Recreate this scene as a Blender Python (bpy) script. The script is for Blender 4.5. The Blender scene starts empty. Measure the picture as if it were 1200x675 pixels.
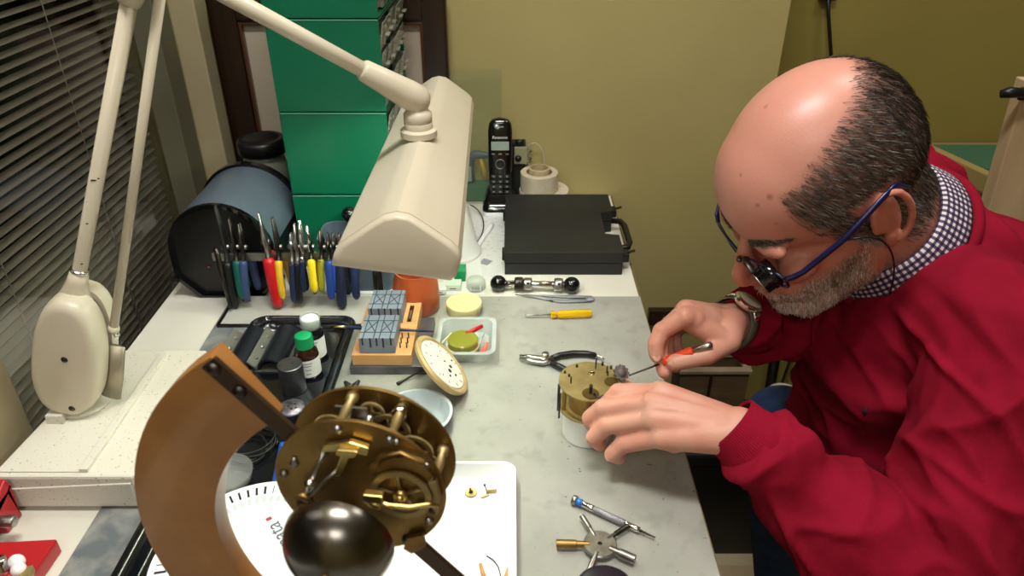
import bpy, bmesh, math, random
from mathutils import Vector, Matrix, Euler, noise
from mathutils.bvhtree import BVHTree
PI = math.pi
V = Vector
S = bpy.context.scene
C = S.collection
random.seed(7)

# ------------------------------------------------------------------ camera
H = 0.60                       # eye height above the bench top (bench top is z = 0)
TH = math.radians(30.7)
FPX = 867.0
cd = bpy.data.cameras.new('camera')
cam = bpy.data.objects.new('camera', cd)
C.objects.link(cam)
cam.location = (0, 0, H)
cam.rotation_euler = (PI / 2 - TH, 0, 0)
cd.sensor_width = 36
cd.lens = FPX / 1200 * 36
cd.clip_start = 0.02
cd.dof.use_dof = True
cd.dof.focus_distance = 0.88
cd.dof.aperture_fstop = 11
S.camera = cam

# ------------------------------------------------------------------ world, lights, exposure
w = bpy.data.worlds.new('night')
S.world = w
w.use_nodes = True
w.node_tree.nodes['Background'].inputs[0].default_value = (0.5, 0.55, 0.7, 1)
w.node_tree.nodes['Background'].inputs[1].default_value = 0.02

def area(name, loc, size, energy, color, target=(0, .8, 0), sy=None):
    l = bpy.data.lights.new(name, 'AREA')
    l.energy = energy
    l.color = color
    l.size = size
    if sy:
        l.shape = 'RECTANGLE'
        l.size_y = sy
    o = bpy.data.objects.new(name, l)
    C.objects.link(o)
    o.location = loc
    o.rotation_euler = (V(target) - V(loc)).to_track_quat('-Z', 'Y').to_euler()
    return o
CEIL = 1.62
area('ceiling_or_fill_light', (-.05, .42, CEIL - .06), .55, 11.0, (1, .965, .92), (-.05, .42, 0), .22)
area('ceiling_or_fill_light', (.75, .95, CEIL - .06), .40, 4.0, (1, .95, .89), (.75, .95, 0), .20)
area('ceiling_or_fill_light', (-.1, -1.0, CEIL - .06), .60, 9.0, (1, .96, .91), (-.1, -1.2, 0), .60)  # added fill behind the camera, without a fixture, brightens camera-facing fronts
S.view_settings.view_transform = 'Standard'
S.view_settings.look = 'None'
S.view_settings.gamma = 1
S.view_settings.use_curve_mapping = False
S.view_settings.exposure = 0.75

# ------------------------------------------------------------------ pixel helpers (1200 x 675 frame)
ct, st = math.cos(TH), math.sin(TH)
def ray(px, py):
    u, v = px - 600, py - 337.5
    return V((u, FPX * ct - v * st, -FPX * st - v * ct))
def G(px, py, z=0.0):
    r = ray(px, py); t = (z - H) / r.z
    return V((r.x * t, r.y * t, z))
def GY(px, py, Y):
    r = ray(px, py); t = Y / r.y
    return V((r.x * t, Y, H + r.z * t))
def GD(px, py, D):
    r = ray(px, py) * (D / FPX)
    return V((r.x, r.y, H + r.z))

# ------------------------------------------------------------------ materials
def lin(h):
    h = h.lstrip('#')
    c = [int(h[i:i + 2], 16) / 255 for i in (0, 2, 4)]
    return tuple(x / 12.92 if x <= .04045 else ((x + .055) / 1.055) ** 2.4 for x in c) + (1,)
MC = {}
def mat(name, col, rough=.5, metal=0.0, col2=None, scale=20.0, bump=0.0, bscale=200.0, trans=0.0, ior=1.45,
        coat=0.0, sheen=0.0, sss=0.0, emit=0.0, stretch=None, lo=.35, hi=.65, detail=4.0, rvar=0.0, alpha=1.0, spec=.5):
    if name in MC: return MC[name]
    m = bpy.data.materials.new(name); m.use_nodes = True
    nt = m.node_tree; b = nt.nodes['Principled BSDF']; N = nt.nodes.new; L = nt.links.new
    b.inputs['Base Color'].default_value = lin(col)
    b.inputs['Roughness'].default_value = rough
    b.inputs['Metallic'].default_value = metal
    b.inputs['IOR'].default_value = ior
    b.inputs['Transmission Weight'].default_value = trans
    b.inputs['Coat Weight'].default_value = coat
    b.inputs['Coat Roughness'].default_value = .12
    b.inputs['Sheen Weight'].default_value = sheen
    b.inputs['Subsurface Weight'].default_value = sss
    b.inputs['Subsurface Radius'].default_value = (.012, .005, .003)
    b.inputs['Subsurface Scale'].default_value = .6
    b.inputs['Alpha'].default_value = alpha
    b.inputs['Specular IOR Level'].default_value = spec
    if emit:
        b.inputs['Emission Color'].default_value = lin(col)
        b.inputs['Emission Strength'].default_value = emit
    tc = N('ShaderNodeTexCoord'); mp = N('ShaderNodeMapping'); L(tc.outputs['Object'], mp.inputs['Vector'])
    if stretch: mp.inputs['Scale'].default_value = stretch
    if col2:
        nz = N('ShaderNodeTexNoise'); nz.inputs['Scale'].default_value = scale; nz.inputs['Detail'].default_value = detail
        L(mp.outputs[0], nz.inputs['Vector'])
        mr = N('ShaderNodeMapRange'); mr.inputs[1].default_value = lo; mr.inputs[2].default_value = hi
        L(nz.outputs[0], mr.inputs[0])
        mx = N('ShaderNodeMix'); mx.data_type = 'RGBA'
        mx.inputs[6].default_value = lin(col); mx.inputs[7].default_value = lin(col2)
        L(mr.outputs[0], mx.inputs[0]); L(mx.outputs[2], b.inputs['Base Color'])
        if rvar:
            r2 = N('ShaderNodeMapRange'); r2.inputs[3].default_value = rough; r2.inputs[4].default_value = rough + rvar
            L(nz.outputs[0], r2.inputs[0]); L(r2.outputs[0], b.inputs['Roughness'])
    if bump:
        n2 = N('ShaderNodeTexNoise'); n2.inputs['Scale'].default_value = bscale; n2.inputs['Detail'].default_value = 3
        L(mp.outputs[0], n2.inputs['Vector'])
        bp = N('ShaderNodeBump'); bp.inputs['Strength'].default_value = bump; bp.inputs['Distance'].default_value = .002
        L(n2.outputs[0], bp.inputs['Height']); L(bp.outputs[0], b.inputs['Normal'])
    m['nodes'] = 1
    MC[name] = m
    return m
def clear(name, col, rough=.08, w=.75):
    # thin clear plastic: mostly see-through with a glossy skin
    if name in MC: return MC[name]
    m = bpy.data.materials.new(name); m.use_nodes = True
    nt = m.node_tree; N = nt.nodes.new; L = nt.links.new
    b = nt.nodes['Principled BSDF']; b.inputs['Base Color'].default_value = lin(col); b.inputs['Roughness'].default_value = rough
    t = N('ShaderNodeBsdfTransparent'); t.inputs[0].default_value = lin('#f4f6f2')
    mx = N('ShaderNodeMixShader'); mx.inputs[0].default_value = w
    L(b.outputs[0], mx.inputs[1]); L(t.outputs[0], mx.inputs[2]); L(mx.outputs[0], nt.nodes['Material Output'].inputs[0])
    MC[name] = m
    return m

M = dict(
    wall=mat('wall_paint', '#ada16a', .75, col2='#a69a62', scale=3, bump=.15, bscale=60),
    wall2=mat('wall_paint_olive', '#8f823f', .75, col2='#877a3a', scale=3, bump=.15, bscale=60),
    ceil=mat('ceiling_paint', '#dcd8c8', .9),
    floor=mat('floor_tile', '#bdb08f', .5, col2='#a99c7c', scale=9),
    white=mat('white_laminate', '#d9d7cb', .45, col2='#cfccbe', scale=8, lo=.3, hi=.8),
    slab=mat('grey_linoleum', '#a6a7a4', .5, col2='#8d9090', scale=11, detail=7, lo=.38, hi=.68, bump=.05, bscale=90),
    edge=mat('bench_edge', '#6d5b3c', .6),
    darkwood=mat('dark_wood', '#2b1a0e', .35, col2='#1b1008', scale=6, stretch=(8, 8, 1), coat=.3),
    midwood=mat('stand_wood', '#a8743a', .45, col2='#966430', scale=7, stretch=(3, 1, 3), detail=6, coat=.25, bump=.04, bscale=60),
    beech=mat('beech_wood', '#cf9f6b', .5, col2='#be8c58', scale=12, stretch=(1, 6, 1)),
    board=mat('pale_board', '#c4ab88', .6, col2='#b89e7a', scale=5, stretch=(5, 5, 1)),
    oakedge=mat('olive_oak', '#9a8550', .6, col2='#8a7440', scale=8),
    boxwood=mat('crate_wood', '#6b5638', .7, col2='#4d3c26', scale=6, stretch=(1, 1, 6)),
    cream=mat('lamp_cream', '#d2cab4', .38, coat=.15, bump=.02, bscale=500, col2='#cbc2aa', scale=5),
    creamwhite=mat('lamp_base_white', '#d6d2c4', .5, col2='#98937f', scale=330, lo=.655, hi=.72, detail=2, bump=.1, bscale=400),
    frame=mat('window_paint_cream', '#a89c7c', .5, col2='#9d9172', scale=6),
    framegrey=mat('window_paint_grey', '#625f4c', .5, col2='#585644', scale=6),
    glass=mat('window_glass', '#ffffff', .02, trans=1.0, ior=1.45),
    blind=mat('blind_slat', '#a49d87', .5),
    cord=mat('cord_white', '#b9b39d', .7),
    pipe=mat('pipe_grey', '#4c5350', .4),
    green=mat('green_enamel', '#006a49', .38, coat=.2, col2='#006042', scale=3),
    greendark=mat('green_enamel_dark', '#0f4a34', .5),
    black=mat('black_plastic', '#141414', .35),
    blackm=mat('black_matt', '#1b1c1a', .6, col2='#23241f', scale=10, bump=.1, bscale=500),
    blackg=mat('black_gloss', '#0c0d0f', .12, coat=.4),
    rubber=mat('black_rubber', '#101010', .7),
    bluegrey=mat('blue_grey_plastic', '#5a6873', .32, col2='#515f6a', scale=4),
    steel=mat('steel', '#b9b8b4', .28, 1, col2='#8e8c86', scale=60, rvar=.15),
    dsteel=mat('dark_steel', '#5c5852', .42, 1, col2='#3c3935', scale=50),
    gunsteel=mat('burnished_steel', '#85858a', .33, 1, col2='#5f5f66', scale=35, rvar=.2),
    chrome=mat('chrome', '#d9d9d9', .12, 1),
    brass=mat('brass', '#b9a672', .42, .88, col2='#98855a', scale=30, rvar=.2),
    brassd=mat('aged_brass', '#a4864e', .32, .95, col2='#775a30', scale=22, rvar=.2),
    brassl=mat('bright_brass', '#dcc37c', .25, 1),
    bellm=mat('bell_steel', '#8a8680', .2, 1, col2='#6a665f', scale=14, rvar=.08),
    strap=mat('bronzed_strip', '#4c3826', .4, .5, col2='#3a2a1b', scale=30),
    redp=mat('red_plastic', '#b5121b', .35, coat=.2),
    redcast=mat('red_enamel', '#b01822', .35, coat=.3),
    yel=mat('yellow_plastic', '#e0c41f', .35),
    yelo=mat('yellow_ochre_plastic', '#d3a92b', .4),
    blue=mat('blue_plastic', '#1d3d86', .35),
    navy=mat('navy_plastic', '#1a2444', .4),
    teal=mat('teal_plastic', '#0d5148', .4),
    greenp=mat('green_plastic', '#11945a', .4),
    blockgrey=mat('block_grey_blue', '#7d8694', .4, col2='#6f7886', scale=20),
    groove=mat('groove_dark', '#2d333d', .6),
    orangepot=mat('terracotta_plastic', '#b8562f', .32, sss=.0, coat=.2),
    butter=mat('butter_yellow_plastic', '#e4d8a0', .35, coat=.2),
    paper=mat('paper', '#dedfdc', .8),
    whitep=mat('white_plastic', '#f0f1f1', .35),
    printblue=mat('print_blue', '#2a4f9e', .6), printred=mat('print_red', '#b03a3a', .6), ink=mat('ink', '#17181c', .6), inkgrey=mat('ink_grey', '#8b8f94', .7),
    cardboard=mat('cardboard', '#b7a583', .8, col2='#a8946f', scale=20), tape=mat('masking_tape', '#c9bfa9', .7, col2='#bdb29a', scale=60),
    amber=mat('amber_glass', '#2b120a', .08, coat=.6), jade=mat('olive_oil_glass', '#9a9a3a', .15, trans=.35, coat=.3),
    clearp=clear('clear_plastic', '#c8ccc8', .12, .74), frost=clear('frosted_plastic', '#dfe6ea', .3, .64), sheetglass=clear('sheet_glass', '#c0ccb8', .03, .95),
    amberp=mat('amber_acetate', '#efc41c', .12, trans=.4, coat=.4),
    lcd=mat('lcd_green', '#8fa096', .25), mat_=mat('desk_green_felt', '#3f6b4d', .9),
    traywhite=mat('white_tray_plastic', '#eceff0', .3, coat=.15), dish=mat('pale_blue_bowl', '#cfd9e2', .3, trans=.15),
    enamel=mat('dial_enamel', '#f2f0e8', .2, coat=.5), frosty=mat('milk_plastic', '#e6e6e2', .4),
    navycoat=mat('dark_glossy_tray', '#0e1115', .18, coat=.5), jar=mat('jar_glass', '#aeb3a2', .1, trans=.4),
    orange=mat('orange_plastic', '#d9441c', .3, coat=.3),
    strapg=mat('watch_strap_grey', '#5d5849', .8, bump=.3, bscale=1500),
    lens=mat('lens_glass', '#ffffff', .03, trans=1.0), bluem=mat('blue_metal', '#14307c', .3, .4, coat=.3),
)
def slab_material():
    m = bpy.data.materials.new('grey_linoleum'); m.use_nodes = True; nt = m.node_tree; N = nt.nodes.new; L = nt.links.new
    b = nt.nodes['Principled BSDF']; b.inputs['Roughness'].default_value = .48
    tc = N('ShaderNodeTexCoord')
    def nz(sc, det, lo, hi, dist=0):
        n = N('ShaderNodeTexNoise'); n.inputs['Scale'].default_value = sc; n.inputs['Detail'].default_value = det; n.inputs['Distortion'].default_value = dist
        L(tc.outputs['Object'], n.inputs['Vector']); r = N('ShaderNodeMapRange'); r.inputs[1].default_value = lo; r.inputs[2].default_value = hi; L(n.outputs[0], r.inputs[0]); return r
    def mix(fac, a, c):
        x = N('ShaderNodeMix'); x.data_type = 'RGBA'; L(fac.outputs[0], x.inputs[0])
        if isinstance(a, str): x.inputs[6].default_value = lin(a)
        else: L(a.outputs[2], x.inputs[6])
        x.inputs[7].default_value = lin(c); return x
    c1 = mix(nz(13, 8, .36, .66, .6), '#9f9e96', '#93938b')
    c2 = mix(nz(42, 6, .55, .80), c1, '#84857e')
    # darker mottled bluish-grey towards the window side
    sx = N('ShaderNodeSeparateXYZ'); L(tc.outputs['Object'], sx.inputs[0]); mr = N('ShaderNodeMapRange'); mr.inputs[1].default_value = -.06; mr.inputs[2].default_value = -.20; L(sx.outputs[0], mr.inputs[0])
    nn = nz(30, 8, .30, .62, .4); mu = N('ShaderNodeMath'); mu.operation = 'MULTIPLY'; L(mr.outputs[0], mu.inputs[0]); L(nn.outputs[0], mu.inputs[1])
    c3 = mix(mu, c2, '#5f666a')
    c4 = mix(nz(150, 3, .70, .76), c3, '#55524a')
    L(c4.outputs[2], b.inputs['Base Color'])
    bp = N('ShaderNodeBump'); bp.inputs['Strength'].default_value = .06; bp.inputs['Distance'].default_value = .001; n = N('ShaderNodeTexNoise'); n.inputs['Scale'].default_value = 220; L(tc.outputs['Object'], n.inputs['Vector']); L(n.outputs[0], bp.inputs['Height']); L(bp.outputs[0], b.inputs['Normal'])
    return m
M['slab'] = slab_material()
# emitter of the desk lamp tube
M['tube'] = mat('fluorescent_tube', '#f0fff2', .5, emit=24)
M['ceilglow'] = mat('ceiling_lamp_glow', '#fff0d4', .5, emit=5)

# ------------------------------------------------------------------ mesh builder
def frame_from(d, ref=None):
    d = d.normalized()
    if ref is None or abs(d.dot(ref.normalized())) > .99:
        ref = V((0, 0, 1)) if abs(d.z) < .9 else V((0, 1, 0))
    x = ref.cross(d).normalized(); y = d.cross(x)
    return x, y, d
class MB:
    def __init__(s): s.v = []; s.f = []; s.m = []; s.mats = []; s.sm = []
    def mi(s, m):
        if m is None: return 0
        if m not in s.mats: s.mats.append(m)
        return s.mats.index(m)
    def add(s, vs, fs, m=None, smooth=False, T=None):
        o = len(s.v); k = s.mi(m)
        s.v += [(T @ V(p)) if T is not None else V(p) for p in vs]
        for f in fs:
            s.f.append([i + o for i in f]); s.m.append(k); s.sm.append(smooth)
        return s
    def box(s, c, d, m=None, T=None, rz=0):
        R = Matrix.Rotation(rz, 3, 'Z')
        vs = [V(c) + R @ V((x * d[0] / 2, y * d[1] / 2, z * d[2] / 2)) for x in (-1, 1) for y in (-1, 1) for z in (-1, 1)]
        return s.add(vs, [(0, 1, 3, 2), (4, 6, 7, 5), (0, 4, 5, 1), (2, 3, 7, 6), (0, 2, 6, 4), (1, 5, 7, 3)], m, T=T)
    def bx(s, x0, x1, y0, y1, z0, z1, m=None, T=None):
        return s.box(((x0 + x1) / 2, (y0 + y1) / 2, (z0 + z1) / 2), (x1 - x0, y1 - y0, z1 - z0), m, T)
    def prism(s, poly, d, m=None, T=None, smooth=False):
        # poly: list of 3D points (planar), extruded by vector d
        n = len(poly); vs = [V(p) for p in poly] + [V(p) + V(d) for p in poly]
        fs = [tuple(range(n))[::-1], tuple(range(n, 2 * n))]
        s.add(vs, fs, m, False, T)
        o = len(s.v) - 2 * n; k = s.mi(m)
        for i in range(n):
            j = (i + 1) % n
            s.f.append([o + i, o + j, o + n + j, o + n + i]); s.m.append(k); s.sm.append(smooth)
        return s
    def lathe(s, prof, m=None, o=(0, 0, 0), ax=(0, 0, 1), seg=32, T=None, smooth=True, closed=False):
        # prof: (r, h) along the axis
        x, y, d = frame_from(V(ax)); o = V(o); vs = []; fs = []; n = len(prof)
        for r, h in prof:
            for k in range(seg):
                a = 2 * PI * k / seg
                vs.append(o + d * h + (x * math.cos(a) + y * math.sin(a)) * max(r, 1e-5))
        for i in range(n - 1 + (1 if closed else 0)):
            i2 = (i + 1) % n
            for k in range(seg):
                k2 = (k + 1) % seg
                fs.append((i * seg + k, i * seg + k2, i2 * seg + k2, i2 * seg + k))
        if not closed:
            if prof[0][0] > 1e-4: fs.append(tuple(range(seg))[::-1])
            if prof[-1][0] > 1e-4: fs.append(tuple((n - 1) * seg + k for k in range(seg)))
        return s.add(vs, fs, m, smooth, T)
    def cyl(s, p0, p1, r0, r1=None, m=None, seg=20, T=None, smooth=True):
        p0, p1 = V(p0), V(p1); r1 = r0 if r1 is None else r1; L = (p1 - p0).length
        return s.lathe([(r0, 0), (r1, L)], m, p0, p1 - p0, seg, T, smooth)
    def rod(s, p0, p1, r, m=None, seg=16, b=None, T=None):
        # cylinder with rounded rims
        p0, p1 = V(p0), V(p1); L = (p1 - p0).length; b = b or min(r * .25, L * .25)
        return s.lathe([(0, 0), (r - b, 0), (r - b * .3, b * .3), (r, b), (r, L - b), (r - b * .3, L - b * .3), (r - b, L), (0, L)], m, p0, p1 - p0, seg, T)
    def sphere(s, c, r, m=None, sc=(1, 1, 1), seg=20, T=None, R=None):
        vs = []; fs = []; rings = max(6, seg // 2)
        for i in range(rings + 1):
            t = PI * i / rings
            for k in range(seg):
                a = 2 * PI * k / seg
                q = V((math.sin(t) * math.cos(a) * r * sc[0], math.sin(t) * math.sin(a) * r * sc[1], math.cos(t) * r * sc[2]))
                if i in (0, rings): q = V((math.cos(a) * 1e-6, math.sin(a) * 1e-6, q.z))
                if R is not None: q = R @ q
                vs.append(V(c) + q)
        for i in range(rings):
            for k in range(seg):
                k2 = (k + 1) % seg
                fs.append((i * seg + k, (i + 1) * seg + k, (i + 1) * seg + k2, i * seg + k2))
        return s.add(vs, fs, m, True, T)
    def capsule(s, p0, p1, r0, r1=None, m=None, seg=18, T=None):
        p0, p1 = V(p0), V(p1); r1 = r0 if r1 is None else r1; L = (p1 - p0).length
        prof = [(r0 * math.sin(t * PI / 12), -r0 * math.cos(t * PI / 12)) for t in range(0, 7)]
        prof += [(r1 * math.cos(t * PI / 12), L + r1 * math.sin(t * PI / 12)) for t in range(0, 7)]
        return s.lathe(prof, m, p0, p1 - p0, seg, T)
    def sweep(s, pts, rad, m=None, ref=None, seg=12, T=None, smooth=True, closed=False, sq=0.0):
        pts = [V(p) for p in pts]; n = len(pts); vs = []; fs = []
        ref = V(ref) if ref is not None else None
        for i, p in enumerate(pts):
            if closed: d = pts[(i + 1) % n] - pts[i - 1]
            else: d = pts[min(i + 1, n - 1)] - pts[max(i - 1, 0)]
            x, y, _ = frame_from(d, ref)
            if ref is None: ref = y.copy()
            elif i == 0: pass
            r = rad[i] if isinstance(rad, (list, tuple)) and not isinstance(rad, V) and len(rad) == n and n > 0 and isinstance(rad, list) else rad
            a_, b_ = (r, r) if isinstance(r, (int, float)) else r
            for k in range(seg):
                a = 2 * PI * k / seg; ca, sa = math.cos(a), math.sin(a)
                if sq:
                    q = (abs(ca) ** 6 + abs(sa) ** 6) ** (-1 / 6); q = 1 + (q - 1) * sq; ca *= q; sa *= q
                vs.append(p + x * ca * a_ + y * sa * b_)
        for i in range(n if closed else n - 1):
            i2 = (i + 1) % n
            for k in range(seg):
                k2 = (k + 1) % seg
                fs.append((i * seg + k, i * seg + k2, i2 * seg + k2, i2 * seg + k))
        if not closed: fs += [tuple(range(seg))[::-1], tuple((n - 1) * seg + k for k in range(seg))]
        return s.add(vs, fs, m, smooth, T)
    def mesh(s, name, mats=None, bevel=0, recalc=True, bseg=2):
        me = bpy.data.meshes.new(name)
        me.from_pydata([tuple(p) for p in s.v], [], s.f)
        for mm in (s.mats or [mats]): me.materials.append(mm)
        for i, p in enumerate(me.polygons): p.material_index = min(s.m[i], len(me.materials) - 1); p.use_smooth = s.sm[i]
        bm = bmesh.new(); bm.from_mesh(me)
        if bevel:
            bmesh.ops.remove_doubles(bm, verts=bm.verts, dist=1e-6)
            es = [e for e in bm.edges if len(e.link_faces) == 2 and e.calc_face_angle(0) > .6]
            bmesh.ops.bevel(bm, geom=es, offset=bevel, segments=bseg, affect='EDGES', profile=.6, clamp_overlap=True)
        if recalc: bmesh.ops.recalc_face_normals(bm, faces=bm.faces)
        bm.to_mesh(me); bm.free(); me.update()
        return me
MAT = {}
def thing(name, label, cat, loc=(0, 0, 0), rot=(0, 0, 0), group=None, scale=1.0):
    o = bpy.data.objects.new(name, None); C.objects.link(o)
    o.empty_display_size = .01
    R = rot if isinstance(rot, Matrix) else Euler(rot).to_matrix()
    o.location = loc; o.rotation_euler = R.to_euler(); o.scale = (scale,) * 3
    MAT[o.name] = Matrix.LocRotScale(V(loc), R, V((scale,) * 3))
    o['label'] = label; o['category'] = cat
    if group: o['group'] = group
    return o
def link(name, me, parent=None, label=None):
    o = bpy.data.objects.new(name, me); C.objects.link(o)
    if parent is not None: o.parent = parent
    if label: o['label'] = label
    return o
def part(name, mb, m=None, parent=None, bevel=0, world=False, label=None, angle=None, bseg=2):
    me = mb.mesh(name, m, bevel, bseg=bseg)
    if world and parent is not None:
        p = parent; Mx = MAT[p.name] if p.name in MAT else MAT[p.parent.name]
        me.transform(Mx.inverted())
    if angle: smooth_angle(me, angle)
    return link(name, me, parent, label)
def smooth_angle(me, deg):
    for p in me.polygons: p.use_smooth = True
    bm = bmesh.new(); bm.from_mesh(me)
    for e in bm.edges:
        if len(e.link_faces) == 2: e.smooth = e.calc_face_angle(0) < math.radians(deg)
    bm.to_mesh(me); bm.free()
def single(name, label, cat, mb, m=None, group=None, bevel=0, angle=None, loc=None):
    me = mb.mesh(name, m, bevel)
    if angle: smooth_angle(me, angle)
    if loc is not None: me.transform(Matrix.Translation(-V(loc)))
    o = link(name, me)
    if loc is not None: o.location = loc
    o['label'] = label; o['category'] = cat
    if group: o['group'] = group
    return o
def struct(name, mb, m=None, parent=None, bevel=0):
    o = part(name, mb, m, parent, bevel)
    if parent is None: o['kind'] = 'structure'
    return o
def dup(root, loc, rot=None, label=None, group=None):
    r = root.copy(); C.objects.link(r); r.location = loc
    if rot is not None: r.rotation_euler = rot
    if label: r['label'] = label
    if group: r['group'] = group
    for ch in list(root.children):
        c = ch.copy(); C.objects.link(c); c.parent = r
        for g in list(ch.children):
            d = g.copy(); C.objects.link(d); d.parent = c
    return r
def blend(mb, voxel, smooth=6, factor=.5):
    me = mb.mesh('tmp', None)
    o = bpy.data.objects.new('tmp', me); C.objects.link(o)
    r = o.modifiers.new('r', 'REMESH'); r.mode = 'VOXEL'; r.voxel_size = voxel
    if smooth:
        s = o.modifiers.new('s', 'SMOOTH'); s.iterations = smooth; s.factor = factor
    dg = bpy.context.evaluated_depsgraph_get()
    out = bpy.data.meshes.new_from_object(o.evaluated_get(dg))
    bpy.data.objects.remove(o)
    for p in out.polygons: p.use_smooth = True
    out.materials.clear()
    return out
def text_mesh(s, size, depth=.0003, align='CENTER'):
    c = bpy.data.curves.new('t', 'FONT'); c.body = s; c.size = size; c.extrude = depth; c.align_x = align; c.align_y = 'CENTER'
    o = bpy.data.objects.new('t', c); C.objects.link(o)
    me = bpy.data.meshes.new_from_object(o.evaluated_get(bpy.context.evaluated_depsgraph_get()))
    bpy.data.objects.remove(o)
    return me
def gear(mb, r, t, teeth, m=None, spokes=0, o=(0, 0, 0), ax=(0, 0, 1), th=.08, hub=.2, rim=.78, rot=0):
    x, y, d = frame_from(V(ax)); o = V(o)
    def ring(ro, ri, z0, z1, toothed):
        n = teeth * 4 if toothed else 40
        out = []; 
        for k in range(n):
            a = rot + 2 * PI * k / n
            rr = ro * (1 + (th if toothed and k % 4 in (1, 2) else 0))
            out.append((rr, a))
        vs = []; fs = []
        for zz in (z0, z1):
            for rr, a in out: vs.append(o + d * zz + (x * math.cos(a) + y * math.sin(a)) * rr)
            for rr, a in out: vs.append(o + d * zz + (x * math.cos(a) + y * math.sin(a)) * ri)
        for k in range(n):
            j = (k + 1) % n
            fs += [(k, j, n + j, n + k), (2 * n + k, 3 * n + k, 3 * n + j, 2 * n + j), (k, 2 * n + k, 2 * n + j, j), (n + k, n + j, 3 * n + j, 3 * n + k)]
        mb.add(vs, fs, m)
    if spokes:
        ring(r, r * rim, -t / 2, t / 2, True); ring(r * hub, r * .04, -t / 2, t / 2, False)
        for k in range(spokes):
            a = rot + 2 * PI * k / spokes
            e = x * math.cos(a) + y * math.sin(a)
            mb.sweep([o + e * r * hub * .8, o + e * r * (rim + .04)], (t / 2 * .9, r * .07), m, ref=d.cross(e), seg=4)
    else: ring(r, r * .04, -t / 2, t / 2, True)
    return mb
def bez(p0, p1, p2, p3, n=12):
    p0, p1, p2, p3 = map(V, (p0, p1, p2, p3))
    return [p0 * (1 - t) ** 3 + p1 * 3 * t * (1 - t) ** 2 + p2 * 3 * t * t * (1 - t) + p3 * t ** 3 for t in [i / n for i in range(n + 1)]]
def rrect(x0, x1, y0, y1, r, z=0, n=6):
    out = []
    for cx, cy, a0 in ((x1 - r, y1 - r, 0), (x0 + r, y1 - r, 90), (x0 + r, y0 + r, 180), (x1 - r, y0 + r, 270)):
        for k in range(n + 1):
            a = math.radians(a0 + 90 * k / n)
            out.append(V((cx + r * math.cos(a), cy + r * math.sin(a), z)))
    return out
def loft(mb, rings, m=None, smooth=True, cap0=True, cap1=True, T=None):
    n = len(rings[0]); vs = [p for r in rings for p in r]; fs = []
    for i in range(len(rings) - 1):
        for k in range(n):
            j = (k + 1) % n
            fs.append((i * n + k, i * n + j, (i + 1) * n + j, (i + 1) * n + k))
    if cap0: fs.append(tuple(range(n))[::-1])
    if cap1: fs.append(tuple((len(rings) - 1) * n + k for k in range(n)))
    return mb.add(vs, fs, m, smooth, T)
# ------------------------------------------------------------------ the room
FZ = -0.85
WX = -0.56      # inner face of the window wall
BY = 1.38       # back wall
m = MB(); m.bx(-.9, 2.5, -2.2, 2.0, FZ - .1, FZ); struct('floor', m, M['floor'])
m = MB(); m.bx(-.9, 2.5, -2.2, 2.0, CEIL, CEIL + .1); struct('ceiling', m, M['ceil'])
m = MB(); m.bx(-.9, .492, BY, 2.0, FZ, CEIL); struct('wall_back', m, M['wall'])
m = MB(); m.bx(.492, 2.5, 1.60, 2.0, FZ, CEIL); struct('wall_back_recess', m, M['wall2'])
m = MB(); m.bx(2.4, 2.5, -2.2, 1.6, FZ, CEIL); struct('wall_right', m, M['wall2'])
m = MB(); m.bx(-.9, 2.4, -2.2, -2.1, FZ, CEIL); struct('wall_front', m, M['wall'])
WY0, WY1, WZ0, WZ1 = -.9, 1.235, -.14, 1.25
m = MB()
m.bx(-.75, WX, -2.1, WY0, FZ, CEIL); m.bx(-.75, WX, WY1, BY, FZ, CEIL)
m.bx(-.75, WX, WY0, WY1, FZ, WZ0); m.bx(-.75, WX, WY0, WY1, WZ1, CEIL)
struct('wall_left', m, M['wall'])
# window: glass, blind between the panes, painted frame members
m = MB(); m.bx(-.603, -.598, WY0, WY1, WZ0, WZ1); win = struct('window_1', m, M['glass'])
m = MB()
zz = WZ0 + .012
while zz < WZ1 - .02:
    T = Matrix.Translation((-.625, (WY0 + WY1) / 2, zz)) @ Matrix.Rotation(math.radians(14), 4, 'Y')
    m.box((0, 0, 0), (.0125, WY1 - WY0 - .03, .0006), T=T); zz += .0142
part('blind', m, M['blind'], win)
for y in (.02, .50, .78, 1.02):
    m = MB(); m.cyl((-.6165, y, WZ0), (-.6165, y, WZ1), .0008, seg=6); part('ladder_cord', m, M['cord'], win)
m = MB(); m.bx(-.66, -.655, WY0, WY1, WZ0, WZ1); part('outer_pane', m, mat('night_glass', '#0c0d0b', .05), win)
def tr(n, x0, x1, y0, y1, z0, z1, mm, bev=.003):
    m = MB(); m.bx(x0, x1, y0, y1, z0, z1); return struct('trim_%d' % n, m, mm, bevel=bev)
tr(1, -.597, -.556, 1.205, 1.262, -.13, WZ1, M['framegrey'])
tr(2, -.562, -.518, 1.272, 1.318, 0.0, CEIL, M['frame'])
tr(3, -.597, -.553, .565, .652, -.13, WZ1, M['frame'])
tr(4, -.597, -.545, -.85, 1.22, -.165, -.142, M['framegrey'])
m = MB(); m.sweep([(-.548, 1.350, z) for z in (0.002, .5, 1.0, CEIL)], .007, seg=12)
for z in (.16, .36): m.cyl((-.548, 1.35, z - .006), (-.548, 1.35, z + .006), .010)
m.box((-.548, 1.366, .36), (.008, .028, .008)); struct('trim_5', m, M['pipe'])
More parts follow.
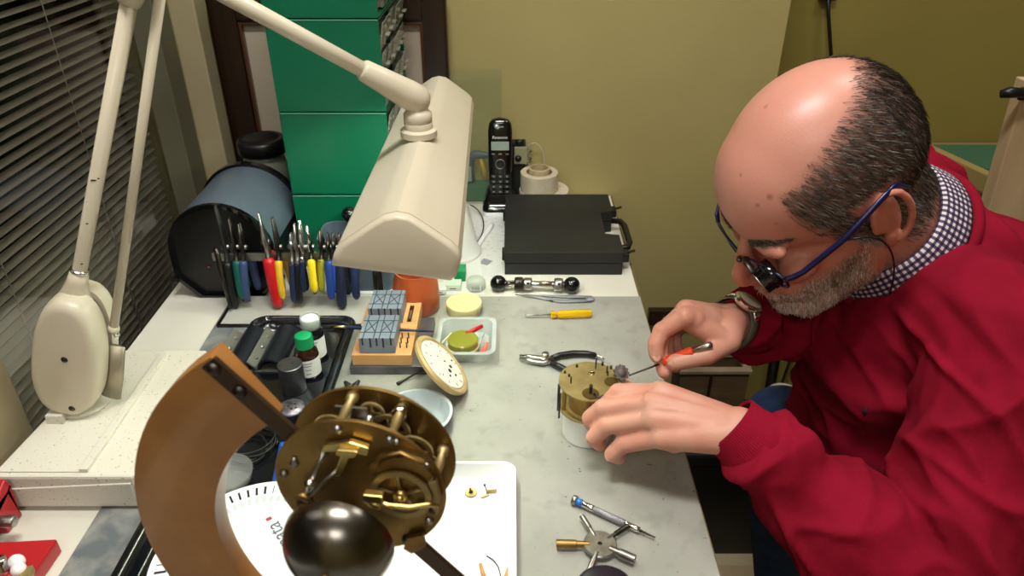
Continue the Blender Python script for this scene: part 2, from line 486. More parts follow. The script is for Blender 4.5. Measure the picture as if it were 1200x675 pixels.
# dark wooden rail on the wall beside the bench end, perforated steel strip
m = MB(); m.bx(.30, .470, 1.362, 1.38, -.305, -.268); rail = part('wall_rail', m, M['darkwood'], None, bevel=.002)
rail['label'] = 'dark wooden rail screwed low on the yellow wall beyond the bench'; rail['category'] = 'rail'
for x in (.335, .44):
    m = MB(); m.sphere((x, 1.3615, -.287), .005, sc=(1, .5, 1)); part('screw', m, M['steel'], rail)
m = MB(); a, b = V((.706, 1.585, -.83)), V((.672, 1.578, -.10))
m.sweep([a, b], (.014, .0015), M['dsteel'], ref=(0, 1, 0), seg=4)
sr = single('steel_strip', 'upright perforated steel strip leaning on the wall beside the wooden crate', 'metal strip', m, loc=a)
for k in range(6):
    p = a.lerp(b, (k + .6) / 6.5)
    mm_ = MB(); mm_.cyl(p - V((0, .0022, 0)) - a, p + V((0, .001, 0)) - a, .0045, seg=12); part('hole_plug', mm_, M['rubber'], sr)

# hanging cable
m = MB(); m.sweep([GY(970, -20, 1.59), GY(971, 20, 1.575), GY(974, 65, 1.57), GY(978, 120, 1.57), GY(984, 260, 1.58), V((.70, 1.57, -.845))], .0038, seg=8)
single('hanging_cable', 'thin black cable hanging down the olive wall above the bald head', 'cable', m, M['black'])
m = MB(); p = GY(970, -6, 1.59); m.box(p, (.03, .018, .02)); single('cable_clip', 'small brown clip holding the black cable to the olive wall', 'clip', m, M['darkwood'], bevel=.002)

# ------------------------------------------------------------------ the bench
bench = thing('workbench', 'workbench with white laminate top and brown edge running along the window', 'workbench', (-.17, .6, FZ))
def wp(name, mb, mm=None, parent=None, **k): return part(name, mb, mm, parent, world=True, **k)
BX1 = .198
m = MB(); m.bx(-.536, BX1, -.30, 1.375, -.030, 0.0); wp('bench_top', m, M['white'], bench, bevel=.0015)
m = MB(); m.bx(BX1, BX1 + .003, -.30, 1.375, -.030, -.0005); wp('edge_band', m, M['edge'], bench)
for x in (-.50, .15):
    for y in (-.25, 1.30):
        m = MB(); m.bx(x - .025, x + .025, y - .025, y + .025, FZ, -.03); wp('leg', m, M['black'], bench, bevel=.003)
m = MB(); m.bx(-.50, .10, .60, 1.2, -.75, -.032); wp('pedestal', m, M['blackm'], bench, bevel=.003)
SZ = .003
m = MB(); m.bx(-.433, BX1 + .0005, -.29, .980, .0002, SZ)
single('bench_mat', 'mottled grey linoleum sheet covering the working part of the bench top', 'bench mat', m, M['slab'], loc=(-.1, .5, 0))
# leaned picture frame
pf = thing('picture_frame', 'dark brown picture frame with plain pale panel leaning behind the green cabinets', 'picture frame', (-.32, 1.35, 0))
fx0, fx1, fz1 = -.525, -.113, .388
def member(p0, p1, inward):
    pass
m = MB()
for x0, x1, z0, z1 in ((fx0, fx0 + .048, 0, fz1), (fx1 - .042, fx1, 0, fz1), (fx0 + .048, fx1 - .042, fz1 - .046, fz1), (fx0 + .048, fx1 - .042, 0, .046)):
    m.bx(x0, x1, 1.335, 1.360, z0 + .001, z1)
wp('frame_moulding', m, M['darkwood'], pf, bevel=.005)
m = MB()
for x0, x1, z0, z1 in ((fx0 + .048, fx0 + .054, .046, fz1 - .046), (fx1 - .048, fx1 - .042, .046, fz1 - .046), (fx0 + .05, fx1 - .044, fz1 - .052, fz1 - .046), (fx0 + .05, fx1 - .044, .046, .052)):
    m.bx(x0, x1, 1.339, 1.352, z0, z1)
wp('inner_lip', m, mat('frame_lip', '#4a2b14', .3, coat=.3), pf, bevel=.002)
m = MB(); m.bx(fx0 + .05, fx1 - .044, 1.350, 1.356, .05, fz1 - .05); wp('panel', m, mat('mount_board', '#b9ac9a', .8, col2='#b2a592', scale=4), pf)

# ------------------------------------------------------------------ green parts cabinets (drawers face right)
def cabinet(z0, z1, label):
    x0, x1, y0, y1 = -.347, -.191, 1.08, 1.315
    r = thing('parts_cabinet', label, 'parts cabinet', (x0, y0, z0), group='stacked green parts cabinets')
    m = MB(); t = .003
    m.bx(x0, x1 + .004, y0, y0 + t, z0 + .001, z1 - .001); m.bx(x0, x1 + .004, y1 - t, y1, z0 + .001, z1 - .001)
    m.bx(x0, x0 + t, y0, y1, z0 + .001, z1 - .001)
    m.bx(x0, x1 + .004, y0, y1, z0 + .001, z0 + t); m.bx(x0, x1 + .004, y0, y1, z1 - t, z1 - .001)
    wp('cabinet_body', m, M['green'], r, bevel=.0008)
    m = MB(); m.bx(x0 + .001, x1 + .003, y0 - .0009, y0 + .0006, z1 - .0026, z1 - .0012); wp('top_glint', m, mat('green_edge_glint', '#5aa88a', .4), r)  # paler green strip paints the highlight along the cabinet's top front edge
    m = MB(); m.bx(x1 - .12, x1 - .117, y0 + t, y1 - t, z0 + t, z1 - t); m.bx(x0 + t, x1, (y0 + y1) / 2 - .001, (y0 + y1) / 2 + .001, z0 + t, z1 - t)
    wp('divider', m, M['greendark'], r)
    rnd = random.Random(int(z0 * 1000))
    for c in range(5):
        for q in range(3):
            ya = y0 + .006 + c * .0452; yb = ya + .042; za = z0 + .006 + q * .0412; zb = za + .037
            off = rnd.uniform(-.004, .004)
            m = MB(); xf = x1 + off
            m.prism([(xf, ya, za), (xf, yb, za), (xf + .006, yb, zb), (xf + .006, ya, zb)], (.0015, 0, 0), M['jar'])
            m.bx(xf - .07, xf + .001, ya, ya + .001, za, zb - .006); m.bx(xf - .07, xf + .001, yb - .001, yb, za, zb - .006); m.bx(xf - .07, xf, ya, yb, za, za + .001)
            d = wp('drawer', m, M['clearp'], r)
            m = MB(); m.box((xf + .010, (ya + yb) / 2, (za + zb) / 2), (.006, .018, .003)); wp('drawer_pull', m, M['jar'], d, bevel=.0008)
            m = MB()
            m.box((xf - .02, (ya + yb) / 2, za + .008), (.04, .034, .012), rz=rnd.uniform(-.3, .3)); wp('contents', m, rnd.choice([M['paper'], M['brass'], M['dsteel'], M['cardboard']]), d)
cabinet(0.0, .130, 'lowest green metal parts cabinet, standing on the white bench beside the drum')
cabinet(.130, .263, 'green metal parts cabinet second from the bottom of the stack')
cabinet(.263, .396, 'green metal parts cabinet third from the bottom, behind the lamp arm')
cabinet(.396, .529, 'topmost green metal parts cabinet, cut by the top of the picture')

# ------------------------------------------------------------------ black drum-shaped bin with blue-grey cover
dr = thing('drum_bin', 'black arch shaped bin with blue grey curved cover at the window corner', 'bin', (-.435, 1.05, 0))
def arch(cx, r, cz, zb, hb, inset=0, n=18):
    pts = [(-hb + inset, zb + inset), (-r + inset, .034 + inset * .3)]
    for k in range(n + 1):
        a = PI - PI * k / n
        pts.append((math.cos(a) * (r - inset), cz + math.sin(a) * (r - inset)))
    pts += [(r - inset, .034 + inset * .3), (hb - inset, zb + inset)]
    return [(cx + x, z) for x, z in pts]
def archring(y0, y1, ro, ri, mm, m):
    a = arch(-.435, ro, .079, .001, .050); b = arch(-.435, ri, .079, .001, .050 - (ro - ri), 0)
    b = [(x, max(z, .004)) for x, z in b]
    n = len(a); vs = [V((x, y, z)) for y in (y0, y1) for lst in (a, b) for x, z in lst]; fs = []
    for k in range(n):
        j = (k + 1) % n
        fs += [(k, j, n + j, n + k), (2 * n + k, 3 * n + k, 3 * n + j, 2 * n + j), (k, 2 * n + k, 2 * n + j, j), (n + k, n + j, 3 * n + j, 3 * n + k)]
    m.add(vs, fs, mm, False)
m = MB(); archring(.985, 1.135, .0765, .0740, None, m)
m.prism([V((x, 1.132, z)) for x, z in arch(-.435, .074, .079, .003, .048)], (0, .003, 0))
wp('shell', m, M['black'], dr, angle=40)
m = MB(); archring(.980, .987, .0790, .0725, None, m); wp('front_rim', m, M['blackg'], dr, angle=35)
m = MB(); archring(1.130, 1.142, .0835, .0755, None, m); wp('rear_rim', m, M['blackg'], dr, angle=35)
m = MB(); pts = []
for k in range(25):
    a = PI * (.97 - .94 * k / 24); pts.append((math.cos(a), math.sin(a)))
vs = [V((-.435 + x * r, y, .079 + z * r)) for y in (.987, 1.130) for r in (.0785, .077) for x, z in pts]; fs = []
n = 25
for k in range(24): fs += [(k, k + 1, 2 * n + k + 1, 2 * n + k), (n + k, 3 * n + k, 3 * n + k + 1, n + k + 1), (k, n + k, n + k + 1, k + 1), (2 * n + k, 2 * n + k + 1, 3 * n + k + 1, 3 * n + k)]
m.add(vs, fs, None, False); wp('curved_cover', m, M['bluegrey'], dr, angle=40)
m = MB(); m.prism([V((x, .9885, z)) for x, z in arch(-.435, .0738, .079, .004, .048)], (0, .003, 0)); wp('front_panel', m, M['black'], dr)

for x, w_ in ((-.5155, .010), (-.3545, .010)):
    m = MB(); m.box((x, .984, .033), (w_, .014, .006)); wp('side_lug', m, M['black'], dr, bevel=.0015)
# glass jar with black lid
jr = thing('storage_jar', 'glass storage jar with black screw lid behind the drum shaped bin', 'jar', (-.432, 1.225, 0))
m = MB(); m.lathe([(0, 0), (.034, 0), (.038, .006), (.038, .125), (.034, .14), (.034, .152)], o=jr.location, seg=36); wp('jar_body', m, M['jar'], jr)
m = MB(); m.lathe([(0, .003), (.034, .004), (.034, .09), (.02, .10), (0, .097)], o=jr.location); wp('jar_contents', m, mat('cream_crystals', '#bdb7a2', .8, col2='#8e8a78', scale=60), jr)
m = MB(); m.lathe([(.036, .147), (.041, .149), (.041, .168), (.038, .173), (.030, .173), (.028, .170), (0, .170)], o=jr.location, seg=40); wp('lid', m, M['black'], jr)

# grey tub, ball-handled tool behind pliers
tb = thing('plastic_tub', 'blue grey plastic tub with white base strip behind the pliers rack', 'tub', (-.24, 1.03, 0))
m = MB(); R0 = rrect(-.295, -.180, .992, 1.062, .018)
loft(m, [[V((p.x, p.y, z)) for p in rrect(-.295 - e, -.180 + e, .992 - e, 1.062 + e, .018)] for e, z in ((-.003, .004), (0, .05), (.002, .092), (-.001, .092), (-.003, .05), (-.006, .008))], cap1=True)
wp('tub_body', m, M['bluegrey'], tb, angle=50)
m = MB(); loft(m, [rrect(-.300, -.175, .987, 1.066, .018, .0), rrect(-.300, -.175, .987, 1.066, .018, .004)], smooth=False); wp('base_strip', m, M['whitep'], tb)
bt = thing('ball_knob_tool', 'tool with black ball knob standing in the grey tub', 'hand tool', (-.252, 1.045, .0085))
m = MB(); m.cyl((-.252, 1.045, .009), (-.252, 1.045, .105), .003); wp('shaft', m, M['steel'], bt)
m = MB(); m.sphere((-.252, 1.045, .112), .0125); wp('knob', m, M['blackg'], bt)

# ------------------------------------------------------------------ desk lamp
LY = .664
lamp = thing('desk_lamp', 'cream articulated desk lamp with long angular shade reaching over the bench', 'desk lamp', (-.46, .66, 0))
LAMP_LIFT = .0036
# heavy base
m = MB()
bf, bb = .552, .775
def basesec(y, xl, xr, zl, zr): return [V((xl, y, .0)), V((xr, y, .0)), V((xr, y, zr)), V((xl, y, zl))]
poly = [(-.5345, bf, 0), (-.390, bf, 0), (-.377, bf + .014, 0), (-.3765, bb - .022, 0), (-.392, bb, 0), (-.515, bb, 0)]
m.prism(poly, (0, 0, .044))
wp('base', m, M['creamwhite'], lamp, bevel=.003)
m = MB(); m.prism([(-.445, bf + .006, .0442), (-.4365, bf + .006, .0442), (-.4365, bb - .012, .0442), (-.445, bb - .012, .0442)], (0, 0, .0045))
m.prism([(-.527, bf + .006, .0442), (-.445, bf + .006, .0442), (-.445, bb - .012, .0442), (-.512, bb - .012, .0442)], (0, 0, .0012))
wp('base_ridge', m, M['creamwhite'], lamp, bevel=.0006)
m = MB(); m.prism([(-.523, bf - .0018, .004), (-.392, bf - .0018, .004), (-.392, bf - .0018, .036), (-.518, bf - .0018, .028)], (0, .002, 0))
wp('base_panel', m, M['creamwhite'], lamp, bevel=.0008)
# counterweight housing: oval shell leaning to the right
q0 = V((-.503, LY, .052)); q1 = V((-.452, LY, .200)); ax = (q1 - q0).normalized(); sx = V((0, 1, 0)).cross(ax).normalized()  # sideways in X-Z
def hous(a, b, off, y): return q0 + ax * a + sx * b + V((0, y, 0))
def ovalring(y, grow):
    pts = []; L = (q1 - q0).length
    for k in range(40):
        t = 2 * PI * k / 40; c, s_ = math.cos(t), math.sin(t)
        b_ = abs(c) ** .72 * (1 if c > 0 else -1) * (.036 + grow) * (1 - .10 * s_)
        a_ = L / 2 + abs(s_) ** .85 * (1 if s_ > 0 else -1) * (L / 2 + grow)
        pts.append(hous(a_, b_, 0, y))
    return pts
m = MB(); loft(m, [ovalring(y, g) for y, g in ((-.030, -.012), (-.0285, -.006), (-.024, -.002), (-.016, 0), (-.004, 0))], None)
wp('housing', m, M['cream'], lamp, angle=60)
m = MB(); loft(m, [ovalring(y, g) for y, g in ((.004, 0), (.016, 0), (.024, -.002), (.0285, -.006), (.030, -.012))], None)
wp('housing', m, M['cream'], lamp, angle=60)
m = MB(); loft(m, [ovalring(y, g) for y, g in ((-.006, -.006), (.006, -.006))], None); wp('housing_core', m, M['blackm'], lamp)
for a_, b_ in ((.085, .002), (.018, .012)):
    m = MB(); c_ = hous(a_, b_, 0, -.030); m.lathe([(0, .0015), (.003, .001), (.0042, -.001), (.0042, -.004)], o=c_, ax=(0, -1, 0), seg=16); wp('screw', m, M['dsteel'], lamp)
m = MB(); m.lathe([(0, .0442), (.030, .0442), (.030, .049), (.020, .052), (.014, .060), (0, .060)], o=(-.495, LY + .005, 0)); m.box((-.508, LY - .026, .0505), (.018, .014, .012)); wp('swivel', m, M['creamwhite'], lamp)
m = MB(); m.sweep([hous(.02, .040, 0, 0), hous(.05, .041, 0, 0), hous(.095, .040, 0, 0)], (.011, .003), ref=(0, 1, 0), seg=8); wp('back_plate', m, mat('bare_aluminium', '#a8a08c', .4, .7), lamp)
E1 = GY(163, -46, LY); A0 = hous(.150, -.004, 0, 0)
m = MB(); m.sweep([A0, A0.lerp(E1, .05), E1], .0070, seg=20); wp('lower_arm', m, M['cream'], lamp)
m = MB(); m.sweep([hous(.122, .0, 0, 0), A0, A0.lerp(E1, .045), A0.lerp(E1, .085)], [(.026, .014), (.015, .013), (.0102, .0102), (.0086, .0086)], ref=(0, 1, 0), seg=20); wp('arm_socket', m, M['cream'], lamp)
m = MB(); m.lathe([(.0084, 0), (.0090, .001), (.0090, .0025), (.0084, .0035)], o=A0.lerp(E1, .083), ax=(E1 - A0)); wp('steel_ring', m, M['chrome'], lamp)
m = MB(); m.sweep([E1.lerp(A0, .115), E1.lerp(A0, .09), E1.lerp(A0, .05), E1], [(.0090, .0090), (.0115, .0115), (.0125, .0125), (.013, .013)], seg=20); wp('elbow_socket', m, M['cream'], lamp)
B0 = hous(.118, .037, 0, 0); B1 = GY(196, -48, LY)
m = MB(); m.sweep([B0, B1], .0046, seg=14); m.sphere(B0, .006); wp('parallel_rod', m, M['cream'], lamp)
m = MB(); m.lathe([(0, -.004), (.004, -.004), (.004, .004), (0, .004)], o=B0, ax=(0, 1, 0)); m.sweep([B0, B0 + V((.001, 0, -.01))], .003, seg=8); wp('rod_pin', m, M['chrome'], lamp)
JB = G(490, 121, .372)        # ball joint on the head
EM = (E1 + B1) / 2
m = MB(); m.rod(EM + V((0, -.018, 0)), EM + V((0, .018, 0)), .016); m.sweep([E1, EM, B1], (.012, .008), ref=(0, 1, 0), seg=12); wp('elbow', m, M['cream'], lamp)
U0 = EM
m = MB(); m.sweep([U0, JB], .0078, seg=20); wp('upper_arm', m, M['cream'], lamp)
dj = (JB - U0).normalized(); s0 = JB - dj * .068
m = MB(); m.sweep([s0, s0 + dj * .003, s0 + dj * .03, JB - dj * .012, JB, JB + dj * .008, JB + dj * .012], [.0088, .0108, .0130, .0152, .0152, .0115, .005], seg=24); wp('arm_sleeve', m, M['cream'], lamp)
m = MB(); m.sweep([JB - dj * .012 + V((.0, .0, .0145)), JB + V((0, 0, .0140)), JB + dj * .010 + V((0, 0, .0085))], (.0016, .0018), seg=8); wp('joint_slot', m, M['black'], lamp)
# shade: constant cross-section from y0 to y1, cap profile read in the plane of its near end
Y0, Y1 = .55, 1.03
prof_px = [(389, 314), (391, 303), (397, 292), (440, 264), (450, 258), (465, 255), (480, 258), (490, 264), (528, 289), (537, 297), (541, 308), (536, 326), (529, 332)]
prof = [GY(x, y, Y0) for x, y in prof_px]; prof = [(p.x, p.z) for p in prof]
cx_, cz_ = sum(p[0] for p in prof) / len(prof), sum(p[1] for p in prof) / len(prof)
def shring(y, s, dx=0, dz=0): return [V((cx_ + (x - cx_) * s + dx, y, cz_ + (z - cz_) * s + dz)) for x, z in prof]
def k(y): t = (y - Y0) / (Y1 - Y0); return (-.007 * t, -.012 * t)
m = MB(); ys = [Y0 + .0056, Y0 + .1, Y0 + .25, Y0 + .4, Y1 - .004]
rings = [shring(y, 1 - .09 * (y - Y0) / (Y1 - Y0), *k(y)) for y in ys]
inner = [shring(y, .965 - .09 * (y - Y0) / (Y1 - Y0), k(y)[0], k(y)[1] - .0005) for y in reversed(ys)]
# open underside shell: outer then inner wall, not closing along the bottom
n = len(prof); vs = [p for r in rings for p in r] + [p for r in inner for p in r]; fs = []
R = len(rings)
for i in range(R - 1):
    for q in range(n - 1):
        fs.append((i * n + q, i * n + q + 1, (i + 1) * n + q + 1, (i + 1) * n + q))
        a = (R + i) * n; fs.append((a + q, a + q + 1, a + n + q + 1, a + n + q))
    fs.append((i * n, (i + 1) * n, (2 * R - 2 - i) * n, (2 * R - 1 - i) * n)); fs.append((i * n + n - 1, (2 * R - 1 - i) * n + n - 1, (2 * R - 2 - i) * n + n - 1, (i + 1) * n + n - 1))
for q in range(n - 1):
    fs.append((q, (2 * R - 1) * n + q, (2 * R - 1) * n + q + 1, q + 1)); fs.append(((R - 1) * n + q, (R - 1) * n + q + 1, R * n + q + 1, R * n + q))
m.add(vs, fs, None, True); sh = wp('shade', m, M['cream'], lamp, angle=24)
for yy, dy in ((Y0, -1), (Y1, 1)):
    m = MB(); s_ = 1 if dy < 0 else .91; kk = k(yy)
    loft(m, [shring(yy + o * -dy, g * s_, *kk) for o, g in ((-.005, .88), (-.004, .95), (-.0015, .992), (.0038, 1.002), (.0040, .958), (.0180, .950))], None)
    wp('end_cap', m, M['cream'], lamp, angle=50)
m = MB(); m.cyl((cx_, Y0 + .03, cz_ - .004), (cx_, Y1 - .03, cz_ - .008), .008, seg=16); wp('tube', m, M['tube'], lamp)
zr = max(p[1] for p in prof)
cp = V((JB.x - .001, JB.y - .002, zr - .006))
m = MB(); m.lathe([(.0195, 0), (.0195, .0065), (.0175, .0080), (.0150, .0084), (.0150, .0150), (.0144, .0156), (.0150, .0162), (.0150, .0240), (.0130, .026), (.0100, .030), (.0095, .036)], o=cp, seg=32); wp('head_collar', m, M['cream'], lamp, angle=45)
m = MB(); m.sweep([E1 + V((.004, .0, .014)), GY(215, -30, LY + .01) , U0.lerp(JB, .25) + V((0, 0, .012))], .0015, seg=8); wp('flex', m, M['cream'], lamp)

for t_, o_, l_ in ((.40, .0, .006), (.405, .003, .004), (.33, -.002, .003), (.26, .001, .004), (.21, -.002, .0025), (.12, .002, .006)):
    c_ = A0.lerp(E1, t_) + V((o_, -.0068 + abs(o_) * .35, .0)); m = MB(); m.sphere(c_, 1, sc=(l_ * .5, .0006, .0009), seg=10); wp('scratch', m, M['rubber'], lamp)
lamp.location.z += LAMP_LIFT

# ------------------------------------------------------------------ black case
cs = thing('tool_case', 'flat black plastic carrying case lying on the white bench end', 'case', (.085, 1.17, 0))
x0, x1, y0, y1 = -.012, .180, 1.052, 1.284
def casepoly(z, e=0): return [V(p) for p in [(x0 - e, y0 - e, z), (x1 + e, y0 - e, z), (x1 + e, 1.115, z), (x1 - .022, 1.120, z), (x1 - .022, 1.205, z), (x1 + e, 1.210, z), (x1 + e, y1 + e, z), (x0 - e, y1 + e, z)]]
m = MB(); m.prism(casepoly(.0005), (0, 0, .0205)); wp('lower_shell', m, M['blackm'], cs, bevel=.0015)
m = MB(); m.prism(casepoly(.022, .0006), (0, 0, .0205)); wp('lid', m, M['blackm'], cs, bevel=.002)
m = MB(); m.sweep([(x1 - .006, 1.108, .02), (x1 + .016, 1.112, .02), (x1 + .021, 1.13, .02), (x1 + .021, 1.195, .02), (x1 + .016, 1.213, .02), (x1 - .006, 1.217, .02)], (.006, .005), seg=12); wp('handle', m, M['black'], cs)
for y in (1.078, 1.250):
    m = MB(); m.box((x1 + .006, y, .022), (.012, .022, .014)); m.sweep([(x1 + .010, y, .028), (x1 + .022, y - .003, .033)], (.006, .0015), seg=6); wp('latch', m, M['black'], cs, bevel=.0015)
for y in (1.085, 1.235):
    m = MB(); m.box((x0 - .002, y, .022), (.005, .018, .016)); wp('hinge', m, M['black'], cs, bevel=.001)

# ------------------------------------------------------------------ phone
ph = thing('phone_cradle', 'black and white charging cradle holding the cordless phone', 'phone cradle', (-.022, 1.31, 0))
m = MB(); loft(m, [rrect(-.056 + e, .012 - e, 1.272 + e, 1.348 - e, .012, z) for e, z in ((.001, .0), (0, .002), (0, .009), (.001, .010))]); wp('cradle_foot', m, M['whitep'], ph, angle=50)
m = MB(); loft(m, [rrect(-.056 + e, .012 - e, 1.272 + e + s_, 1.348 - e, .012, z) for e, s_, z in ((0, 0, .010), (.0, 0, .015), (.003, .006, .024), (.009, .022, .040), (.012, .026, .042))]); wp('cradle_body', m, M['blackg'], ph, angle=60)
hs = thing('cordless_handset', 'black cordless phone handset standing upright in its cradle', 'phone', (-.022, 1.309, .028), rot=(math.radians(-9), 0, 0))
m = MB(); rings = []
for z, hw, d0, d1 in ((0, .016, .010, .010), (.003, .0195, .0115, .012), (.03, .0215, .012, .0125), (.08, .0225, .0125, .0125), (.125, .0225, .012, .0125), (.138, .0205, .011, .012), (.145, .015, .009, .010), (.1475, .006, .005, .006)):
    rings.append([V((hw * math.copysign(abs(math.cos(2 * PI * q / 28)) ** .6, math.cos(2 * PI * q / 28)), (d0 if math.sin(2 * PI * q / 28) < 0 else d1) * math.copysign(abs(math.sin(2 * PI * q / 28)) ** .6, math.sin(2 * PI * q / 28)), z)) for q in range(28)])
loft(m, rings); part('handset_body', m, M['blackg'], hs, angle=70)
fy = -.0128
m = MB(); m.box((0, fy, .098), (.033, .0012, .016)); part('display', m, M['lcd'], hs, bevel=.0004)
m = MB(); m.lathe([(.0082, -.0006), (.0092, 0), (.0092, .0012), (.0082, .0012)], o=(0, fy + .0006, .064), ax=(0, -1, 0), seg=32, closed=True); part('navigation_ring', m, M['steel'], hs)
for r_ in range(4):
    for c_ in range(3):
        m = MB(); m.box(((c_ - 1) * .0125, fy + .0002, .041 - r_ * .0098), (.0098, .0016, .0062)); m.box(((c_ - 1) * .0125, fy - .0008, .041 - r_ * .0098), (.0035, .0003, .0022), M['inkgrey'])
        m.mats.insert(0, M['blackm']) if M['blackm'] not in m.mats else None
        m.m = [0] * 6 + [1] * 6
        part('key', m, None, hs)
for x in (-.013, 0, .013):
    m = MB(); m.box((x, fy - .0002, .083), (.006, .0012, .0022)); part('soft_key', m, M['steel'], hs)
m = MB(); m.box((0, fy + .0006, .133), (.013, .001, .0022)); part('earpiece', m, M['inkgrey'], hs)
me = text_mesh('Panasonic', .0072, .0003); me.materials.append(M['paper']); me.transform(Matrix.Translation((0, fy - .0002, .1135)) @ Matrix.Rotation(PI / 2, 4, 'X')); link('brand_lettering', me, hs)

# power adapter with coiled lead behind the phone
ad = thing('socket_box', 'small grey and black socket box with coiled lead behind the phone', 'socket box', (.014, 1.36, .0))
m = MB(); m.bx(.000, .026, 1.352, 1.376, .0005, .118); wp('box_body', m, M['blackm'], ad, bevel=.002)
m = MB(); m.bx(.004, .030, 1.345, 1.352, .078, .112); wp('face_plate', m, mat('aged_ivory', '#8e8a6c', .5), ad, bevel=.002)
m = MB(); m.sphere((.012, 1.345, .09), .0065); m.cyl((.006, 1.350, .121), (.022, 1.350, .121), .005); wp('plug', m, M['black'], ad)
m = MB(); pts = [V((.034 + .004 * math.cos(t * .9), 1.360 + .004 * math.sin(t * .9), .115 - t * .0022)) for t in range(48)]; m.sweep(pts, .0012, seg=6); wp('coiled_lead', m, M['steel'], ad)
m = MB(); m.sweep(bez((.034, 1.360, .112), (.062, 1.365, .13), (.07, 1.368, .06), (.060, 1.371, .005), 16), .0011, seg=6); wp('lead', m, M['cord'], ad)

# tape rolls
def roll(name, label, c, ro, ri, h, mm, coreh=0):
    r = thing(name, label, 'tape roll', c, group=None)
    m = MB(); m.lathe([(ri + .002, 0), (ro - .001, 0), (ro, .001), (ro, h - .001), (ro - .001, h), (ri + .002, h)], o=c, seg=44, closed=True); wp('tape_winding', m, mm, r, angle=40)
    m = MB(); m.lathe([(ri, 0), (ri + .002, 0), (ri + .002, h + coreh), (ri, h + coreh)], o=c, seg=36, closed=True); wp('core', m, M['cardboard'], r, angle=40)
    return r
roll('tape_roll', 'wide pale tape roll, lower of the two behind the black case', V((.062, 1.328, .0005)), .048, .026, .034, M['tape'])
roll('tape_roll', 'pale masking tape roll, upper of the two behind the black case', V((.052, 1.325, .035)), .036, .024, .036, M['tape'])
roll('cardboard_core', 'brown cardboard core standing inside the upper tape roll', V((.052, 1.325, .0355)), .0205, .0165, .044, M['cardboard'])

# glass sheet against the wall, clip and green strip behind it
m = MB(); T = Matrix.Translation((-.072, 1.333, .0008)) @ Matrix.Rotation(math.radians(-6.5), 4, 'X'); m.box((0, 0, .128), (.105, .003, .255), T=T)
single('glass_sheet', 'small rectangular glass sheet leaning on the wall beside the phone', 'glass sheet', m, M['sheetglass'])
m = MB(); m.bx(-.118, -.032, 1.344, 1.376, .0005, .034); single('felt_block', 'dark green block behind the leaning glass sheet', 'block', m, M['mat_'], bevel=.002)
cl = thing('spring_clamp', 'small blue grey clamp with pale label behind the glass sheet', 'clamp', (-.06, 1.352, .0345))
m = MB(); m.sweep([(-.083, 1.362, .036), (-.086, 1.362, .06), (-.082, 1.362, .085), (-.070, 1.362, .092), (-.045, 1.362, .090), (-.030, 1.362, .094)], [(.011, .008), (.011, .008), (.010, .008), (.009, .008), (.006, .006), (.007, .007)], seg=12, ref=(0, 1, 0)); wp('clamp_body', m, M['bluegrey'], cl)
m = MB(); m.box((-.0845, 1.3530, .055), (.011, .001, .030)); wp('label_plate', m, mat('pale_blue_label', '#9db0b8', .6), cl)
m = MB(); m.sweep([(-.062, 1.362, .086), (-.055, 1.362, .06), (-.05, 1.362, .04)], (.004, .004), seg=8); wp('clamp_lever', m, M['yelo'], cl)

# ------------------------------------------------------------------ right-hand background
ch = thing('wooden_chair', 'plain wooden chair behind the man, only its back rail showing over his shoulder', 'chair', (1.02, 1.15, FZ))
c0_, c1_ = V((.776, 1.335, .086)), V((.836, 1.105, .086)); cdv = (c1_ - c0_).normalized(); cn = V((-cdv.y, cdv.x, 0)) 
m = MB(); m.prism([c0_, c1_, c1_ + cn * .018, c0_ + cn * .018], (0, 0, .034)); wp('top_rail', m, M['oakedge'], ch, bevel=.003)
m = MB(); m.prism([c0_ + cdv * .02 + V((0, 0, -.22)), c1_ - cdv * .02 + V((0, 0, -.22)), c1_ - cdv * .02 + cn * .014 + V((0, 0, -.22)), c0_ + cdv * .02 + cn * .014 + V((0, 0, -.22))], (0, 0, .05)); wp('lower_rail', m, M['oakedge'], ch, bevel=.003)
sq_ = [c0_, c1_, c1_ + V((.30, 0, 0)), c0_ + V((.36, 0, 0))]
m = MB(); m.prism([V((p.x, p.y, -.41)) for p in sq_], (0, 0, .022)); wp('seat', m, M['oakedge'], ch, bevel=.003)
for i_, p in enumerate(sq_):
    q_ = p + (cdv if i_ in (0, 3) else -cdv) * .018 + cn * (.009 if i_ < 2 else -.018)
    m = MB(); m.cyl((q_.x, q_.y, FZ), (q_.x, q_.y, .086 if i_ < 2 else -.41), .013, seg=14); wp('leg', m, M['oakedge'], ch)
rk = thing('side_cabinet', 'low dark cabinet standing behind the plank in the olive recess', 'cabinet', (1.25, 1.40, FZ))
m = MB(); m.bx(.90, 1.60, 1.375, 1.585, FZ, .020); wp('cabinet_body', m, M['boxwood'], rk, bevel=.003)
m = MB(); m.bx(.89, 1.61, 1.365, 1.59, .020, .035); wp('cabinet_top', m, M['oakedge'], rk, bevel=.003)
for x in (.91, 1.26):
    m = MB(); m.bx(x, x + .33, 1.367, 1.3745, FZ + .03, .01); d_ = wp('door', m, M['boxwood'], rk, bevel=.002); m = MB(); m.sphere((x + (.30 if x < 1 else .03), 1.361, -.2), .010); wp('knob', m, M['brass'], d_)
m = MB(); m.bx(.915, 1.05, 1.40, 1.54, .0353, .048); single('green_book', 'thin green book lying on the low dark cabinet', 'book', m, M['mat_'], bevel=.001)
pp = thing('wooden_plank', 'pale wooden plank standing upright behind the man at the right edge', 'plank', (.83, 1.08, FZ))
pa, pb = GY(1203, 95, 1.06), GY(1169, 210, 1.06)
dirp = (pa - pb).normalized(); ptop = pa; pbot = pb - dirp * ((pb.z - FZ) / dirp.z)
